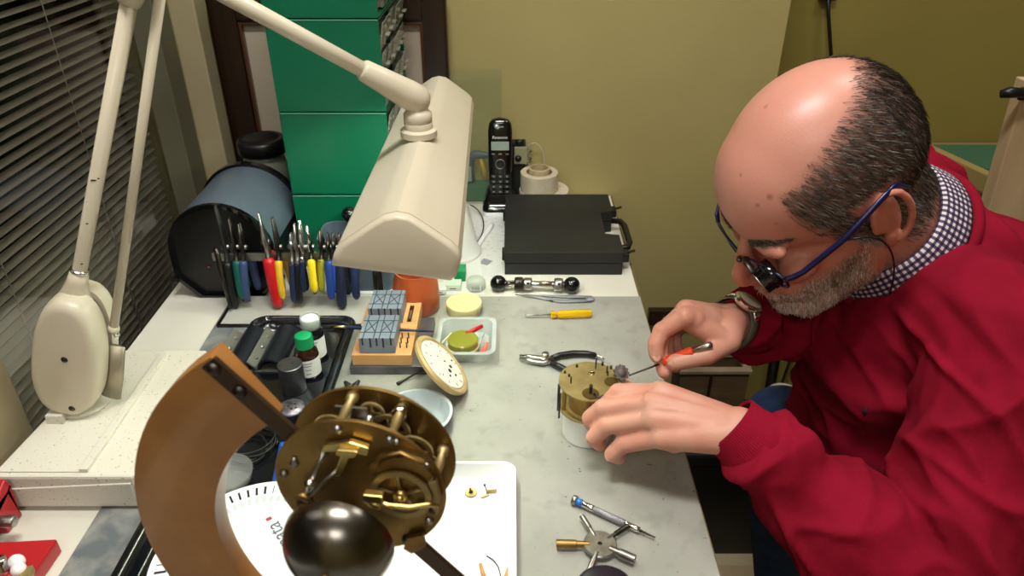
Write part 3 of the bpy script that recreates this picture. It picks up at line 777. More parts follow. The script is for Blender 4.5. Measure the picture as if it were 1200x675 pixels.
for _ in (0,):
    m = MB(); w_ = V((.062, 0, 0)); d_ = V((0, .026, 0))
    m.prism([pbot + V((0, 0, .001)), pbot + w_ + V((0, 0, .001)), ptop + w_, ptop], d_); wp('board', m, M['board'], pp, bevel=.002)
    m = MB(); m.prism([pbot + V((.0621, 0, .001)), pbot + V((.078, 0, .001)), ptop + V((.078, 0, -.002)), ptop + V((.0621, 0, -.002))], d_); wp('edge_strip', m, M['oakedge'], pp)
kp = GY(1183, 110, 1.045)
m = MB(); m.sweep([kp + V((-.012, 0, .0)), kp + V((.0, 0, .002)), kp + V((.03, 0, .001))], [(.004, .006), (.009, .008), (.006, .006)], seg=12); m.box(kp + V((.045, .008, -.002)), (.05, .004, .018)); single('black_clamp', 'black clamp gripping the top of the pale plank', 'clamp', m, M['black'])
for i, (x, y) in enumerate(((1.10, 1.44), (1.17, 1.48), (1.24, 1.44), (1.31, 1.50))):
    m = MB(); h_ = .05 + .012 * (i % 2); m.lathe([(0, 0), (.020, 0), (.021, .002), (.021, h_ - .002), (.018, h_), (.0, h_)], o=(x, y, .0353), seg=24); single('small_can', ['small white can on the low cabinet nearest the green book', 'small dark can on the low cabinet, second from the green book', 'small brass can on the low cabinet, third from the green book', 'small grey can on the low cabinet farthest from the green book'][i], 'can', m, [M['whitep'], M['dsteel'], M['brass'], M['bluegrey']][i], group='cans on the low cabinet')

# crates under the bench end
bk = thing('black_bin', 'black storage bin on the floor below the wooden crate', 'bin', (.47, 1.27, FZ))
m = MB(); loft(m, [[V((x, y, z)) for x, y in ((.29 + e, 1.185 + e), (.640 - e, 1.185 + e), (.640 - e, 1.36 - e), (.29 + e, 1.36 - e))] for e, z in ((.012, FZ + .001), (0, -.55), (-.004, -.548), (-.004, -.525), (0, -.525))], smooth=False); wp('bin_body', m, M['black'], bk)
m = MB(); m.bx(.284, .646, 1.179, 1.366, -.525, -.515); wp('bin_lid', m, M['blackm'], bk, bevel=.002)
cr = thing('wooden_crate', 'small dark wooden crate with pale worn rim on top of the black bin', 'crate', (.43, 1.28, -.514))
cx0, cx1, cy0, cy1, cz0, cz1 = .355, .500, 1.245, 1.315, -.5145, -.348
m = MB()
for x0, x1, y0, y1 in ((cx0, cx1, cy0, cy0 + .01), (cx0, cx1, cy1 - .01, cy1), (cx0, cx0 + .01, cy0 + .01, cy1 - .01), (cx1 - .01, cx1, cy0 + .01, cy1 - .01)): m.bx(x0, x1, y0, y1, cz0, cz1)
m.bx(cx0 + .01, cx1 - .01, cy0 + .01, cy1 - .01, cz0, cz0 + .01); wp('crate_box', m, M['boxwood'], cr, bevel=.001)
m = MB()
for x0, x1, y0, y1 in ((cx0 - .004, cx1 + .004, cy0 - .004, cy0 + .012), (cx0 - .004, cx1 + .004, cy1 - .012, cy1 + .004), (cx0 - .004, cx0 + .012, cy0 + .012, cy1 - .012), (cx1 - .012, cx1 + .004, cy0 + .012, cy1 - .012)): m.bx(x0, x1, y0, y1, cz1, cz1 + .008)
wp('crate_rim', m, mat('worn_wood', '#a3927a', .7, col2='#7c6c56', scale=12), cr, bevel=.001)
m = MB(); m.bx(.415, .421, cy0 - .006, cy0 - .0045, cz0, cz1); wp('corner_slat', m, M['darkwood'], cr)
wj = thing('insulator_pot', 'small white ribbed pot on the black bin beside the crate', 'pot', (.595, 1.27, -.5145))
m = MB(); m.lathe([(0, 0), (.030, 0), (.036, .008), (.030, .020), (.034, .030), (.040, .045), (.036, .060), (.038, .072), (.030, .082), (.018, .084), (0, .082)], o=wj.location, seg=32); wp('pot_body', m, mat('old_white', '#cbc3a8', .5), wj)
m = MB(); m.lathe([(.034, .088), (.036, .094), (.030, .098), (0, .098), (0, .0845), (.02, .0845)], o=wj.location, seg=32); wp('pot_cap', m, mat('old_white', '#cbc3a8', .5), wj)
m = MB(); m.bx(.10, .70, .93, 1.16, FZ, FZ + .004); single('cardboard_sheet', 'flat pale cardboard sheet on the floor under the man', 'cardboard', m, M['cardboard'])
# ------------------------------------------------------------------ pliers rack and pliers
BZ = SZ + .0003
pr = thing('pliers_rack', 'low rack with grey base plate and steel bar carrying the hanging pliers', 'rack', (-.32, .93, BZ))
m = MB(); m.bx(-.424, -.205, .897, .976, BZ, BZ + .003); wp('base_plate', m, mat('grey_acrylic', '#aaaaa2', .4), pr, bevel=.0008)
m = MB(); m.bx(-.426, -.203, .893, .8965, BZ, BZ + .004); m.bx(-.428, -.4245, .893, .976, BZ, BZ + .004); wp('plate_trim', m, M['dsteel'], pr)
PYB = .958
m = MB(); m.bx(-.440, -.165, PYB - .001, PYB + .001, .078, .091); wp('bar', m, mat('bar_steel', '#8f8d88', .35, .9), pr)
for x in (-.405, -.20):
    m = MB(); m.bx(x - .006, x + .006, PYB + .0012, PYB + .004, BZ + .003, .090); wp('upright', m, M['dsteel'], pr, bevel=.0008)
def pliers_parts(r, L, jl, spread, jw, metal, grip, gr=.0048, gl=.65, label=None, curve=1.0, tip=.0016):
    # local: jaws towards +Z, handles towards -Z, opening in the Y direction
    for s in (1, -1):
        m = MB()
        hl = L - jl
        m.sweep([(0, s * tip * .9, jl), (0, s * .0028, jl * .5), (0, s * jw * .55, .012), (0, s * jw * .5, .002), (0, -s * 0 + s * jw * .25, -.006), (0, s * spread * .35, -hl * .12 - .008), (0, s * spread * .62, -hl * .30)],
                [(.0022, tip), (.0034, .0026), (.0048, jw * .5), (.0050, jw * .6), (.0048, jw * .5), (.0036, .0036), (.0030, .0030)], ref=(1, 0, 0), seg=10)
        part('jaw', m, metal, r)
        m = MB()
        z0 = -hl * .16 - .006
        pts = [(0, s * spread * .42, z0), (0, s * spread * .62, -hl * .32), (0, s * spread * (.85 + .12 * curve), -hl * .58), (0, s * spread * (.92 + .1 * curve), -hl * .8), (0, s * spread * .9, -hl)]
        cc = bez(pts[0], pts[1], pts[3], pts[4], 12)
        rr = [(gr * (.95 if i else .7), gr * (1.1 if i else .8)) for i in range(13)]; rr[-1] = (gr * .5, gr * .55); rr[-2] = (gr * .95, gr)
        m.sweep(cc, rr, ref=(1, 0, 0), seg=12)
        part('handle', m, grip, r, label=label)
    m = MB(); m.lathe([(0, -.0062), (.003, -.0062), (.0038, -.0052), (.0038, .0052), (.003, .0062), (0, .0062)], ax=(1, 0, 0), seg=16); part('rivet', m, M['steel'], r)
PL = [ # px at front tip, py bottom, py top, metal, grip, label, grip radius, dy
 (277, 371, 241, 'blackm', 'black', 'long black pliers, leftmost tool hanging on the rack', .0052, 0),
 (286, 351, 256, 'dsteel', 'teal', 'pliers with dark teal handles hanging second from the left', .0045, .004),
 (296, 353, 262, 'dsteel', mat('slate_blue_plastic', '#34436b', .4), 'pliers with slate blue handles, left of the big red pair', .0052, .008),
 (323, 362, 249, 'steel', 'redp', 'large pliers with red handles and long bright jaws on the rack', .0066, -.004),
 (336, 351, 255, 'dsteel', 'yelo', 'pliers with ochre yellow handles, right of the red pair', .0044, .002),
 (352, 355, 277, 'steel', 'navy', 'short pliers with slim navy handles, right of the ochre pair', .0036, -.002),
 (358, 356, 262, 'steel', 'black', 'pliers with long slim black handles and bright jaws in mid rack', .0038, .001),
 (364, 343, 258, 'chrome', 'navy', 'slim pliers with dark blue handles and chrome nose in mid rack', .0034, .006),
 (372, 345, 264, 'chrome', 'black', 'slim black pliers directly left of the bright yellow pair', .0032, .007),
 (372, 343, 272, 'dsteel', 'yel', 'pliers with curved bright yellow handles on the rack', .0044, -.006),
 (386, 343, 270, 'dsteel', mat('olive_plastic', '#8e8a22', .4), 'pliers with olive handles, right of the bright yellow pair', .0036, .006),
 (394, 351, 275, 'dsteel', 'blue', 'pliers with bright blue handles beside the lamp shade', .0044, 0),
 (401, 343, 280, 'dsteel', mat('royal_blue_plastic', '#23408c', .4), 'pliers with royal blue handles behind the lamp shade edge', .0042, .007),
 (408, 363, 282, 'dsteel', mat('ribbed_navy_plastic', '#161d35', .5), 'pliers with ribbed navy handles hanging below the lamp shade', .0058, -.005),
 (421, 351, 285, 'dsteel', mat('ink_blue_plastic', '#1d2b4d', .4), 'pliers with dark ink blue handles, rightmost pair on the rack', .0046, 0),
]
rnd = random.Random(3)
for i, (px, pb_, pt, me_, gr_, lab, gr, dy) in enumerate(PL):
    yf = .937 + dy * .3
    f = GY(px, pb_, yf); t = GY(px - 24, pt, PYB)
    L = (t.z - f.z); piv = V((f.x - .002, PYB, .101 if i != 3 else .109)); jl = max(t.z - piv.z, .022)
    x_here = GY(px - 12, 300, PYB).x
    piv.x = (f.x + x_here) / 2
    r = thing('pliers', lab, 'pliers', piv, rot=(0, rnd.uniform(-.05, .05), rnd.uniform(-.25, .25)), group='pliers hanging on the rack')
    pliers_parts(r, jl + piv.z - max(f.z, .009), jl, PYB - yf, .0055 if i != 3 else .008, M[me_], M[gr_] if isinstance(gr_, str) else gr_, gr * 1.22)
    if i == 13:
        for ch in list(r.children):
            if ch.name.startswith('handle'):
                pass
# bright stick tool at the left end and a steel rod at the right end of the rack
m = MB(); a, b = GY(253, 291, .948), GY(270, 362, .930); m.sweep([a, a.lerp(b, .1), a.lerp(b, .5), b], [.0030, .0040, .0036, .002], seg=10)
single('steel_punch', 'slim steel punch hanging at the left end of the pliers rack', 'punch', m, M['dsteel'])
m = MB(); a, b = GY(438, 300, .940), GY(441, 350, .930); m.sweep([a, b], .0034, seg=10); m.box(a, (.012, .028, .004))
single('steel_rod', 'slim steel rod hanging at the right end of the rack below the lamp', 'rod', m, M['dsteel'])

# ------------------------------------------------------------------ black tray and its contents
bt_ = thing('black_tray', 'long glossy black tray with raised double rim on the left of the bench', 'tray', (-.3, .65, BZ))
tx0, tx1, ty0, ty1 = -.3725, -.222, .30, .898
def tring(e, z, r=.022): return rrect(tx0 + e, tx1 - e, ty0 + e, ty1 - e, r, z, 8)
m = MB(); loft(m, [tring(.010, BZ), tring(.002, .014), tring(0, .0195), tring(.001, .0215), tring(.0035, .0215), tring(.006, .017), tring(.010, .016), tring(.013, .0165), tring(.017, .008), tring(.021, .006)], cap1=True)
wp('tray_body', m, M['navycoat'], bt_, angle=55)
TZ = .0064
def vblock(p, q, lab):
    p, q = V(p), V(q); d = (q - p).normalized(); L = (q - p).length; s = V((d.y, -d.x, 0))
    r = thing('half_round_block', lab, 'steel block', (p + q) / 2, group='half round blocks in the black tray')
    m = MB(); R_ = .0165; n = 14
    poly = [p + s * (-math.cos(PI * k / n) * R_) + V((0, 0, .004 + math.sin(PI * k / n) * R_)) for k in range(n + 1)]
    poly += [p + s * (math.cos(PI * k / n) * (R_ - .003)) * 1 + V((0, 0, .004 + math.sin(PI * k / n) * (R_ - .003))) for k in range(n + 1)]
    m.prism(poly, d * L); wp('half_shell', m, M['blackm'] if 0 else mat('blued_steel', '#2b2f38', .35, .6), r, angle=40)
    m = MB(); base = [s * .0175 + V((0, 0, .002)), s * .030 + V((0, 0, .0145)), s * .0285 + V((0, 0, .016)), s * .0160 + V((0, 0, .0040))]
    m.prism([p + b_ for b_ in base], d * L); m.prism([p - s * .02 + V((0, 0, 0)), p + s * .022, p + s * .022 + V((0, 0, .002)), p - s * .02 + V((0, 0, .002))], d * L)
    pl = wp('drilled_strip', m, mat('dull_zinc', '#8f908c', .4, .8), r)
    for k_ in (.2, .5, .8):
        c = p + d * L * k_ + s * .0235 + V((0, 0, .010)); nn = (V((0, 0, 1)) - s * .0).normalized(); nrm = d.cross(s * .0125 + V((0, 0, .0125))).normalized()
        if nrm.z < 0: nrm = -nrm
        m = MB(); m.lathe([(.0028, 0), (.0028, .002), (.0018, .003), (0, .003)], o=c, ax=nrm, seg=12); wp('screw', m, M['steel'], pl)
vblock(G(301, 396, TZ), G(278, 437, TZ), 'half round dark steel block with drilled strip, left one in the tray')
vblock(G(338, 394, TZ), G(317, 436, TZ), 'half round dark steel block with drilled strip, nearer the green-capped bottle')
def slug(name, px, py, h, r, lab, holes):
    c = G(px, py, TZ)
    t = thing('steel_cylinder', lab, 'steel cylinder', c, group='burnished steel cylinders in the tray')
    m = MB(); m.lathe([(0, 0), (r - .0006, 0), (r, .0006), (r, h - .0008), (r - .0008, h), (0, h)], o=c, seg=36); wp('cylinder_body', m, M['gunsteel'] if not holes else mat('dark_gunmetal', '#4b4b52', .4, .9, col2='#33333a', scale=60), t, angle=40)
    for x, y in holes:
        m = MB(); m.cyl(c + V((x, y, h - .001)), c + V((x, y, h + .00025)), .0016, seg=12); wp('drilled_hole', m, M['rubber'], t)
    if not holes:
        m = MB(); m.cyl(c + V((.003, .001, h - .001)), c + V((.003, .001, h + .0002)), .001, seg=10); wp('centre_mark', m, M['rubber'], t)
    if holes:
        m = MB(); m.lathe([(0, 0), (r - .001, 0), (r - .001, .0003), (0, .0003)], o=c + V((0, 0, h - .0001)), seg=36); wp('top_face', m, mat('scuffed_top', '#9b959e', .45, .8, col2='#57535a', scale=140), t)
slug('a', 345, 456, .040, .0155, 'taller burnished steel cylinder beside the green-capped bottle', [])
slug('b', 345, 497, .026, .0165, 'short dark steel cylinder with drilled top, nearest the clock movement', [(-.004, .002), (.003, .006), (.001, -.003), (.006, -.001)])
def bottle(px, py, r, hb, lab, capm, body, capr, caph, outer=False, mark=None):
    c = G(px, py, TZ); t = thing('bottle', lab, 'bottle', c, group='small dark bottles in the black tray')
    m = MB(); m.lathe([(0, 0), (r - .002, 0), (r, .002), (r, hb - .012), (r * .9, hb - .006), (r * .55, hb), (r * .55, hb + .004), (0, hb + .004)], o=c, seg=36); wp('bottle_body', m, body, t, angle=60)
    m = MB(); m.lathe([(r + .0003, .005), (r + .0004, hb - .0145)], o=c, seg=48)
    # label wraps the front, leaving a gap at the rear
    vs = [V((math.cos(a) * (r + .0004), math.sin(a) * (r + .0004), z)) + c for z in (.005, hb - .015) for a in [math.radians(-200 + 290 * q / 40) for q in range(41)]]
    m = MB(); m.add(vs, [(q, q + 1, 42 + q, 41 + q) for q in range(40)], None, True); lb = wp('paper_label', m, M['paper'], t)
    m = MB(); ng = 40
    vs = []; fs = []
    for q in range(ng * 2):
        a = 2 * PI * q / (ng * 2); rr_ = capr * (1 + (.035 if q % 2 else 0))
        for z in (hb - .001, hb + caph): vs.append(c + V((math.cos(a) * rr_, math.sin(a) * rr_, z)))
    for q in range(ng * 2):
        j = (q + 1) % (ng * 2); fs.append((2 * q, 2 * j, 2 * j + 1, 2 * q + 1))
    m.add(vs, fs); m.lathe([(0, 0), (capr * .85, 0), (capr * 1.01, -.0015)], o=c + V((0, 0, hb + caph + .0008)), seg=40); m.mats = []; m.m = [0] * len(m.f); wp('cap', m, capm, t)
    if outer:
        m = MB(); m.lathe([(capr * 1.12, 0), (capr * 1.15, caph + .003), (capr * 1.08, caph + .005), (capr * 1.03, caph + .0045), (capr * 1.10, caph + .002), (capr * 1.09, 0)], o=c + V((0, 0, hb - .002)), seg=36); wp('clear_overcap', m, M['frost'], t)
    m = MB()
    for z, w0, w1 in ((hb - .020, -.9, -.2), (hb - .024, -1.0, -.3), (hb - .030, -.8, -.35), (hb - .036, -.8, -.4)):
        vs = [V((math.cos(a) * (r + .0006), math.sin(a) * (r + .0006), zz_)) + c for zz_ in (z, z + .0014) for a in [math.radians(-90) + w0 + .25 + (w1 - w0) * q / 6 + .6 for q in range(7)]]
        m.add(vs, [(q, q + 1, 8 + q, 7 + q) for q in range(6)])
    wp('label_print', m, mark or M['inkgrey'], lb)
bottle(363, 438, .0155, .046, 'brown bottle with green screw cap and white label in the tray', M['greenp'], M['amber'], .0112, .015)
bottle(370, 417, .0150, .050, 'black bottle with white cap behind the green-capped bottle', M['whitep'], M['blackg'], .0115, .011, outer=True)
# coiled wire, clear dish, blue tube, white scrap
m = MB(); cpt = G(292, 524, TZ + .003); pts = []
for q in range(150):
    t = q / 149; a = t * 2 * PI * 4.3; rr_ = .024 + .004 * math.sin(a * 1.7 + 1) ; pts.append(cpt + V((math.cos(a) * rr_ * 1.1 + .003 * math.sin(t * 9), math.sin(a) * rr_ + .003 * math.cos(t * 7), t * .010 + .0015 * math.sin(a * 2))))
m.sweep(pts, .0010, seg=6); single('wire_coil', 'loose coil of thin black wire lying in the black tray', 'wire coil', m, M['black'])
c = G(268, 567, TZ); t = thing('clear_dish', 'small clear plastic dish in the tray behind the wooden stand', 'dish', c)
m = MB(); m.lathe([(0, .0), (.016, .0), (.0235, .006), (.027, .018), (.0275, .018), (.0285, .0165), (.0245, .004), (.0165, -.0008 + .0002)], o=c + V((0, 0, .001)), seg=40); wp('dish_body', m, M['clearp'], t)
c0, c1 = G(338, 520, TZ + .007), G(327, 572, TZ + .010)
t = thing('glue_tube', 'blue adhesive tube with white and red print lying in the tray', 'tube', (c0 + c1) / 2)
m = MB(); d = c1 - c0; m.sweep([c0 - d * .05, c0, c0.lerp(c1, .4), c1], [(.010, .0012), (.0105, .003), (.0095, .0065), (.0085, .0075)], ref=(0, 0, 1), seg=18); wp('tube_body', m, mat('tube_blue', '#1f5fb8', .35, coat=.3), t)
m = MB(); m.rod(c1, c1 + d * .22, .0055); wp('tube_cap', m, M['whitep'], t)
m = MB(); u_ = d.normalized(); pq = V((u_.y, -u_.x, 0)) * -1
for a_, l_, k_ in ((.10, .14, 'paper'), (.40, .10, 'paper'), (.62, .06, 'redp')):
    o_ = c0.lerp(c1, a_); zt = .0042 + .0045 * min(a_ / .5, 1)
    m = MB(); m.prism([o_ + pq * .006 + V((0, 0, zt - .001)), o_ - pq * .005 + V((0, 0, zt)), o_ - pq * .004 + d * l_ + V((0, 0, zt + .0007)), o_ + pq * .006 + d * l_ + V((0, 0, zt))], (0, 0, .0006)); wp('printed_patch', m, M[k_], t)
m = MB(); c = G(362, 486, TZ + .004); m.sphere(c, .006, sc=(1.3, 1, .6)); m.sphere(c + V((-.006, -.004, -.001)), .004); single('white_plastic_scrap', 'small white plastic scrap in the tray against the brass movement', 'scrap', m, M['whitep'])

# white gauge disc with a brand print, lying across both trays
dc = V((-.240, .470, .0250))
gd = thing('gauge_disc', 'white round card disc with black radial bars under the clock movement', 'card disc', dc)
m = MB(); m.lathe([(0, 0), (.098, 0), (.098, .0006), (0, .0006)], o=dc, seg=80); wp('disc', m, M['whitep'], gd, angle=40)
m = MB()
for q in range(64):
    a = math.radians(q * 5.625); wb = .0008 + .0017 * ((64 - q + 17) % 16) / 16
    m.box(dc + V((math.cos(a) * .0865, math.sin(a) * .0865, .0008)), (.0105, wb, .0003), rz=a)
wp('radial_bars', m, M['ink'], gd)
m = MB()
for q in range(64):
    a = math.radians(q * 5.625); m.box(dc + V((math.cos(a) * .0735, math.sin(a) * .0735, .0008)), (.008, .0035, .0002), rz=a)
wp('grey_bars', m, mat('pale_print', '#c4cfcb', .7), gd)
me = text_mesh('renata', .0205, .0001); me.materials.append(mat('print_slate', '#62717c', .7))
bA, bB = G(333, 638, dc.z), G(319, 615, dc.z); ang = math.atan2(bB.y - bA.y, bB.x - bA.x)
mid = G(331, 634, dc.z)
me.transform(Matrix.Translation(V((mid.x, mid.y, .0010 + dc.z)) - dc) @ Matrix.Rotation(ang, 4, 'Z')); link('brand_lettering', me, gd)
m = MB(); fl = G(315, 608, dc.z + .0008); m.box(fl, (.004, .0055, .0003), rz=ang); m.box(fl + V((.003, .008, 0)) * 0 + G(326, 654, dc.z + .0008), (.004, .003, .0003), rz=ang); wp('red_mark', m, M['printred'], gd)

# ------------------------------------------------------------------ white tray with small parts
wt = thing('white_tray', 'shallow white plastic tray holding loose clock parts in front of the movement', 'tray', (-.06, .5, BZ))
wx0, wx1, wy0, wy1 = -.150, .0045, .335, .605
def wring(e, z, r=.014): return rrect(wx0 + e, wx1 - e, wy0 + e, wy1 - e, r, z, 8)
m = MB(); loft(m, [wring(.008, BZ), wring(.002, .016), wring(0, .0178), wring(.0006, .0188), wring(.003, .0188), wring(.004, .0175), wring(.011, .006), wring(.013, .0055)], cap1=True); wp('tray_body', m, M['traywhite'], wt, angle=60)
WZ = .0058
c = G(552, 578, WZ); t = thing('loose_brass_gear', 'small brass wheel with pivot lying in the white tray', 'clock wheel', c)
m = MB(); gear(m, .0062, .0016, 22, o=c + V((0, 0, .0009))); wp('wheel', m, M['brass'], t)
m = MB(); m.cyl(c + V((0, 0, .0012)), c + V((-.0008, 0, .0075)), .0009, seg=10); m.cyl(c + V((0, 0, .0012)), c + V((0, 0, .003)), .0022, seg=12); wp('arbor', m, M['dsteel'], t)
c = G(570, 580, WZ); t = thing('angle_bracket', 'small bent steel bracket lying in the white tray', 'bracket', c)
m = MB(); m.prism([c + V((-.006, -.003, 0)), c + V((.002, .001, 0)), c + V((.003, -.0015, 0)), c + V((-.005, -.0055, 0))], (0, 0, .001)); m.prism([c + V((.001, .003, 0)), c + V((.0105, .004, 0)), c + V((.011, .004, .0055)), c + V((.0015, .003, .005))], (.0003, -.001, 0)); m.sweep([c + V((.001, .001, .0006)), c + V((.000, .005, .003)), c + V((-.002, .008, .006))], .0008, seg=6); wp('bent_plate', m, M['brass'], t)
m = MB(); m.sphere(c + V((-.002, .008, .0065)), .0014); wp('pivot', m, M['blue'], t)
m = MB(); m.sweep([G(570, 651, WZ + .001), G(578, 656, WZ + .001), G(584, 664, WZ + .001), G(587, 676, WZ + .001), G(585, 690, WZ + .001)], .0006, seg=6); single('thin_wire', 'thin dark curved wire lying in the white tray', 'wire', m, M['dsteel'])
for i, (a, b, lab) in enumerate((((563, 661), (571, 690), 'pale wooden peg, left one in the white tray'), ((597, 664), (588, 692), 'pale wooden peg, right one near the white tray rim'))):
    m = MB(); m.sweep([G(*a, WZ + .003), G(*b, WZ + .003)], [.0018, .0030], seg=8); single('wooden_peg', lab, 'peg', m, M['beech'], group='pegs in the white tray')

# ------------------------------------------------------------------ block set: steel slab, wooden stand, grey anvil blocks
m = MB(); m.bx(-.213, -.112, .781, .900, BZ, .0165); single('steel_slab', 'flat dark grey steel slab under the wooden block stand', 'slab', m, mat('slab_steel', '#77767a', .45, .7, col2='#5c5b60', scale=30), bevel=.001, loc=(-.16, .84, BZ))
ws = thing('wooden_stand', 'small beech wood stand carrying grey blocks and drill pins', 'stand', (-.17, .85, .0168))
z0_, z1_ = .0168, .0335
m = MB(); m.bx(-.209, -.131, .783, .913, z0_, z1_); wp('stand_board', m, M['beech'], ws, bevel=.001)
m = MB(); m.bx(-.1465, -.1405, .862, .904, z1_ - .001, z1_ + .0003); wp('slot', m, M['darkwood'], ws)
m = MB(); m.bx(-.1450, -.1420, .868, .890, z1_ + .0002, z1_ + .0012); wp('slot_gauge', m, M['steel'], ws)
for a in (0, 1):
    for b in (0, 1, 2):
        p_ = V((-.1475 + a * .0085, .800 + b * .011, z1_))
        m = MB(); m.cyl(p_ - V((0, 0, .001)), p_ + V((0, 0, .0085)), .0009, seg=8); wp('drill_pin', m, M['dsteel'], ws)
def anvil(y0, y1, lab):
    x0, x1, z0, z1 = -.198, -.152, z1_ + .0002, .0575
    t = thing('anvil_block', lab, 'block', ((x0 + x1) / 2, y0, z0), group='grey blocks on the wooden stand')
    m = MB(); m.bx(x0, x1, y0, y1, z0, z1); wp('block', m, M['blockgrey'], t, bevel=.0008)
    m = MB(); zt = z1
    def gline(ax_, ay, bx_, by, w_=.0013):
        a_, b_ = V((ax_, ay, zt)), V((bx_, by, zt)); d_ = (b_ - a_); m.box((a_ + b_) / 2, (d_.length, w_, .0006), rz=math.atan2(d_.y, d_.x))
    xm = (x0 + x1) / 2
    for f_ in (.12, .42, .58, .88): gline(x0 + (x1 - x0) * f_, y0, x0 + (x1 - x0) * f_, y1)
    for f_ in (.25, .75): gline(x0, y0 + (y1 - y0) * f_, x1, y0 + (y1 - y0) * f_)
    for a_, b_ in ((.14, .42), (.58, .86)):
        gline(x0 + (x1 - x0) * a_, y0 + (y1 - y0) * .27, x0 + (x1 - x0) * b_, y0 + (y1 - y0) * .73); gline(x0 + (x1 - x0) * b_, y0 + (y1 - y0) * .27, x0 + (x1 - x0) * a_, y0 + (y1 - y0) * .73)
    wp('groove', m, M['groove'], t)
    for f_, hh in ((.10, .45), (.32, .6), (.5, .5), (.68, .6), (.9, .45)):
        m = MB(); xx = x0 + (x1 - x0) * f_; m.bx(xx - .0011, xx + .0011, y0 - .0003, y0 + .0006, z1 - (z1 - z0) * hh, z1 + .0002); wp('side_notch', m, M['groove'], t)
anvil(.7865, .842, 'grey grooved block on the wooden stand, nearer the camera')
anvil(.858, .908, 'grey grooved block on the wooden stand, nearer the orange jar')
br = thing('paint_brush', 'slim brush with dark blue handle resting between the grey blocks', 'brush', G(440, 386, .0400))
A, B_ = G(372, 381, .0585), G(508, 388, .0585); A, B_ = G(372, 381.5, .0400), G(508, 388.5, .0400)
m = MB(); m.sweep([A, A.lerp(B_, .09), A.lerp(B_, .13)], [.0006, .0019, .0017], seg=10); wp('bristles', m, M['blackm'], br)
m = MB(); m.sweep([A.lerp(B_, .12), A.lerp(B_, .25)], [.0018, .0021], seg=12); wp('ferrule', m, M['brassl'], br)
m = MB(); m.sweep([A.lerp(B_, .245), A.lerp(B_, .27), A.lerp(B_, .42), A.lerp(B_, .75), B_], [.0020, .0027, .0030, .0020, .0010], seg=12); wp('brush_handle', m, M['navy'], br)

# orange jar, butter tin, cone, cartons
c = G(489, 361, BZ); t = thing('orange_jar', 'round orange translucent jar standing below the lamp shade', 'jar', c)
m = MB(); m.lathe([(0, 0), (.030, 0), (.034, .004), (.0345, .022), (.0335, .045), (.029, .060), (.029, .066), (.027, .066), (.027, .06), (.031, .043), (.032, .02), (.0315, .006), (0, .004)], o=c, seg=44); wp('jar_body', m, M['orangepot'], t, angle=60)
m = MB(); m.lathe([(0, .0005), (.031, .0005), (.032, .004), (.0325, .018), (0, .018)], o=c, seg=40); 
c = G(544, 366, BZ); c.y += .001; t = thing('round_tin', 'round butter yellow lidded pot with ringed lid', 'pot', c)
m = MB(); m.lathe([(0, 0), (.0235, 0), (.0245, .002), (.0245, .012), (0, .012)], o=c, seg=44); wp('pot_body', m, M['butter'], t, angle=40)
m = MB(); m.lathe([(.0255, .0105), (.0268, .0115), (.0268, .0165), (.0258, .0178), (.021, .0178), (.0205, .0168), (.0165, .0168), (.016, .0180), (.011, .0185), (.0105, .0175), (.005, .0175), (.0045, .0185), (0, .0188)], o=c, seg=44); wp('lid', m, M['butter'], t, angle=25)
c = G(531, 296, 0); t = thing('white_cone_cup', 'white translucent cup standing upside down behind the lamp shade', 'cup', c)
m = MB(); m.lathe([(.046, .0003), (.049, .002), (.049, .006), (.044, .010), (.030, .082), (.026, .092), (.0, .094), (0, .092), (.025, .090), (.042, .009), (.045, .0006)], o=c, seg=44); wp('cup_body', m, M['frosty'], t, angle=50)
m = MB(); m.sweep(bez(G(551, 240, .012), G(574, 250, .002), G(574, 285, .002), G(536, 300, .003), 16) , .0011, seg=6); single('grey_lead', 'thin grey lead curving round the white upturned cup', 'wire', m, M['dsteel'])
sty = thing('white_marker', 'slim white pen lying behind the rod with two black balls', 'pen', G(556, 285, .004))
a, b = G(577, 263, .005), G(550, 303, .004)
m = MB(); m.sweep([a, a.lerp(b, .1), a.lerp(b, .8), b], [.0035, .0045, .0040, .0012], seg=12); wp('pen_barrel', m, M['whitep'], sty)
for i, (pts, lab) in enumerate(((((548, 252), (592, 252), (590, 330), (545, 330)), 'sheet of printed paper on the white bench left of the case'), (((518, 300), (562, 296), (568, 345), (520, 346)), 'folded paper under the small cartons'))):
    m = MB(); m.prism([G(x, y, .0004 + i * .0008) for x, y in pts], (0, 0, .0004)); single('paper_sheet', lab, 'paper', m, M['paper'] if i else mat('printed_paper', '#d5d6d4', .8, col2='#b9bbbd', scale=130, lo=.55, hi=.7))
m = MB(); m.prism([G(x, y, .0009) for x, y in ((561, 309), (567, 303), (577, 306), (571, 311))], (0, 0, .0006)); single('grey_tag', 'tiny grey paper tag on the printed sheet', 'tag', m, M['inkgrey'])
def carton(px, py, w_, d_, h_, body, lab, front=None):
    c = G(px, py, .0021); t = thing('carton', lab, 'carton', c, group='small cartons below the lamp')
    m = MB(); m.box(c + V((0, d_ / 2, h_ / 2)), (w_, d_, h_)); wp('carton_box', m, body, t, bevel=.0005)
    if front:
        m = MB(); m.box(c + V((0, -.0004, h_ * .45)), (w_ * .86, .0008, h_ * .55)); f_ = wp('front_label', m, front, t)
        m = MB(); m.box(c + V((0, -.0010, h_ * .5)), (w_ * .4, .0004, h_ * .12)); wp('print', m, M['ink'], f_)
carton(531, 341, .024, .020, .010, mat('pale_green_card', '#cfe0d2', .6), 'small pale carton with white label beside the orange jar', M['paper'])
carton(516, 345, .018, .024, .008, M['paper'], 'small white carton touching the lamp shade corner', M['traywhite'])
carton(539, 330, .018, .026, .018, M['greenp'], 'small green carton standing behind the pale carton', None)
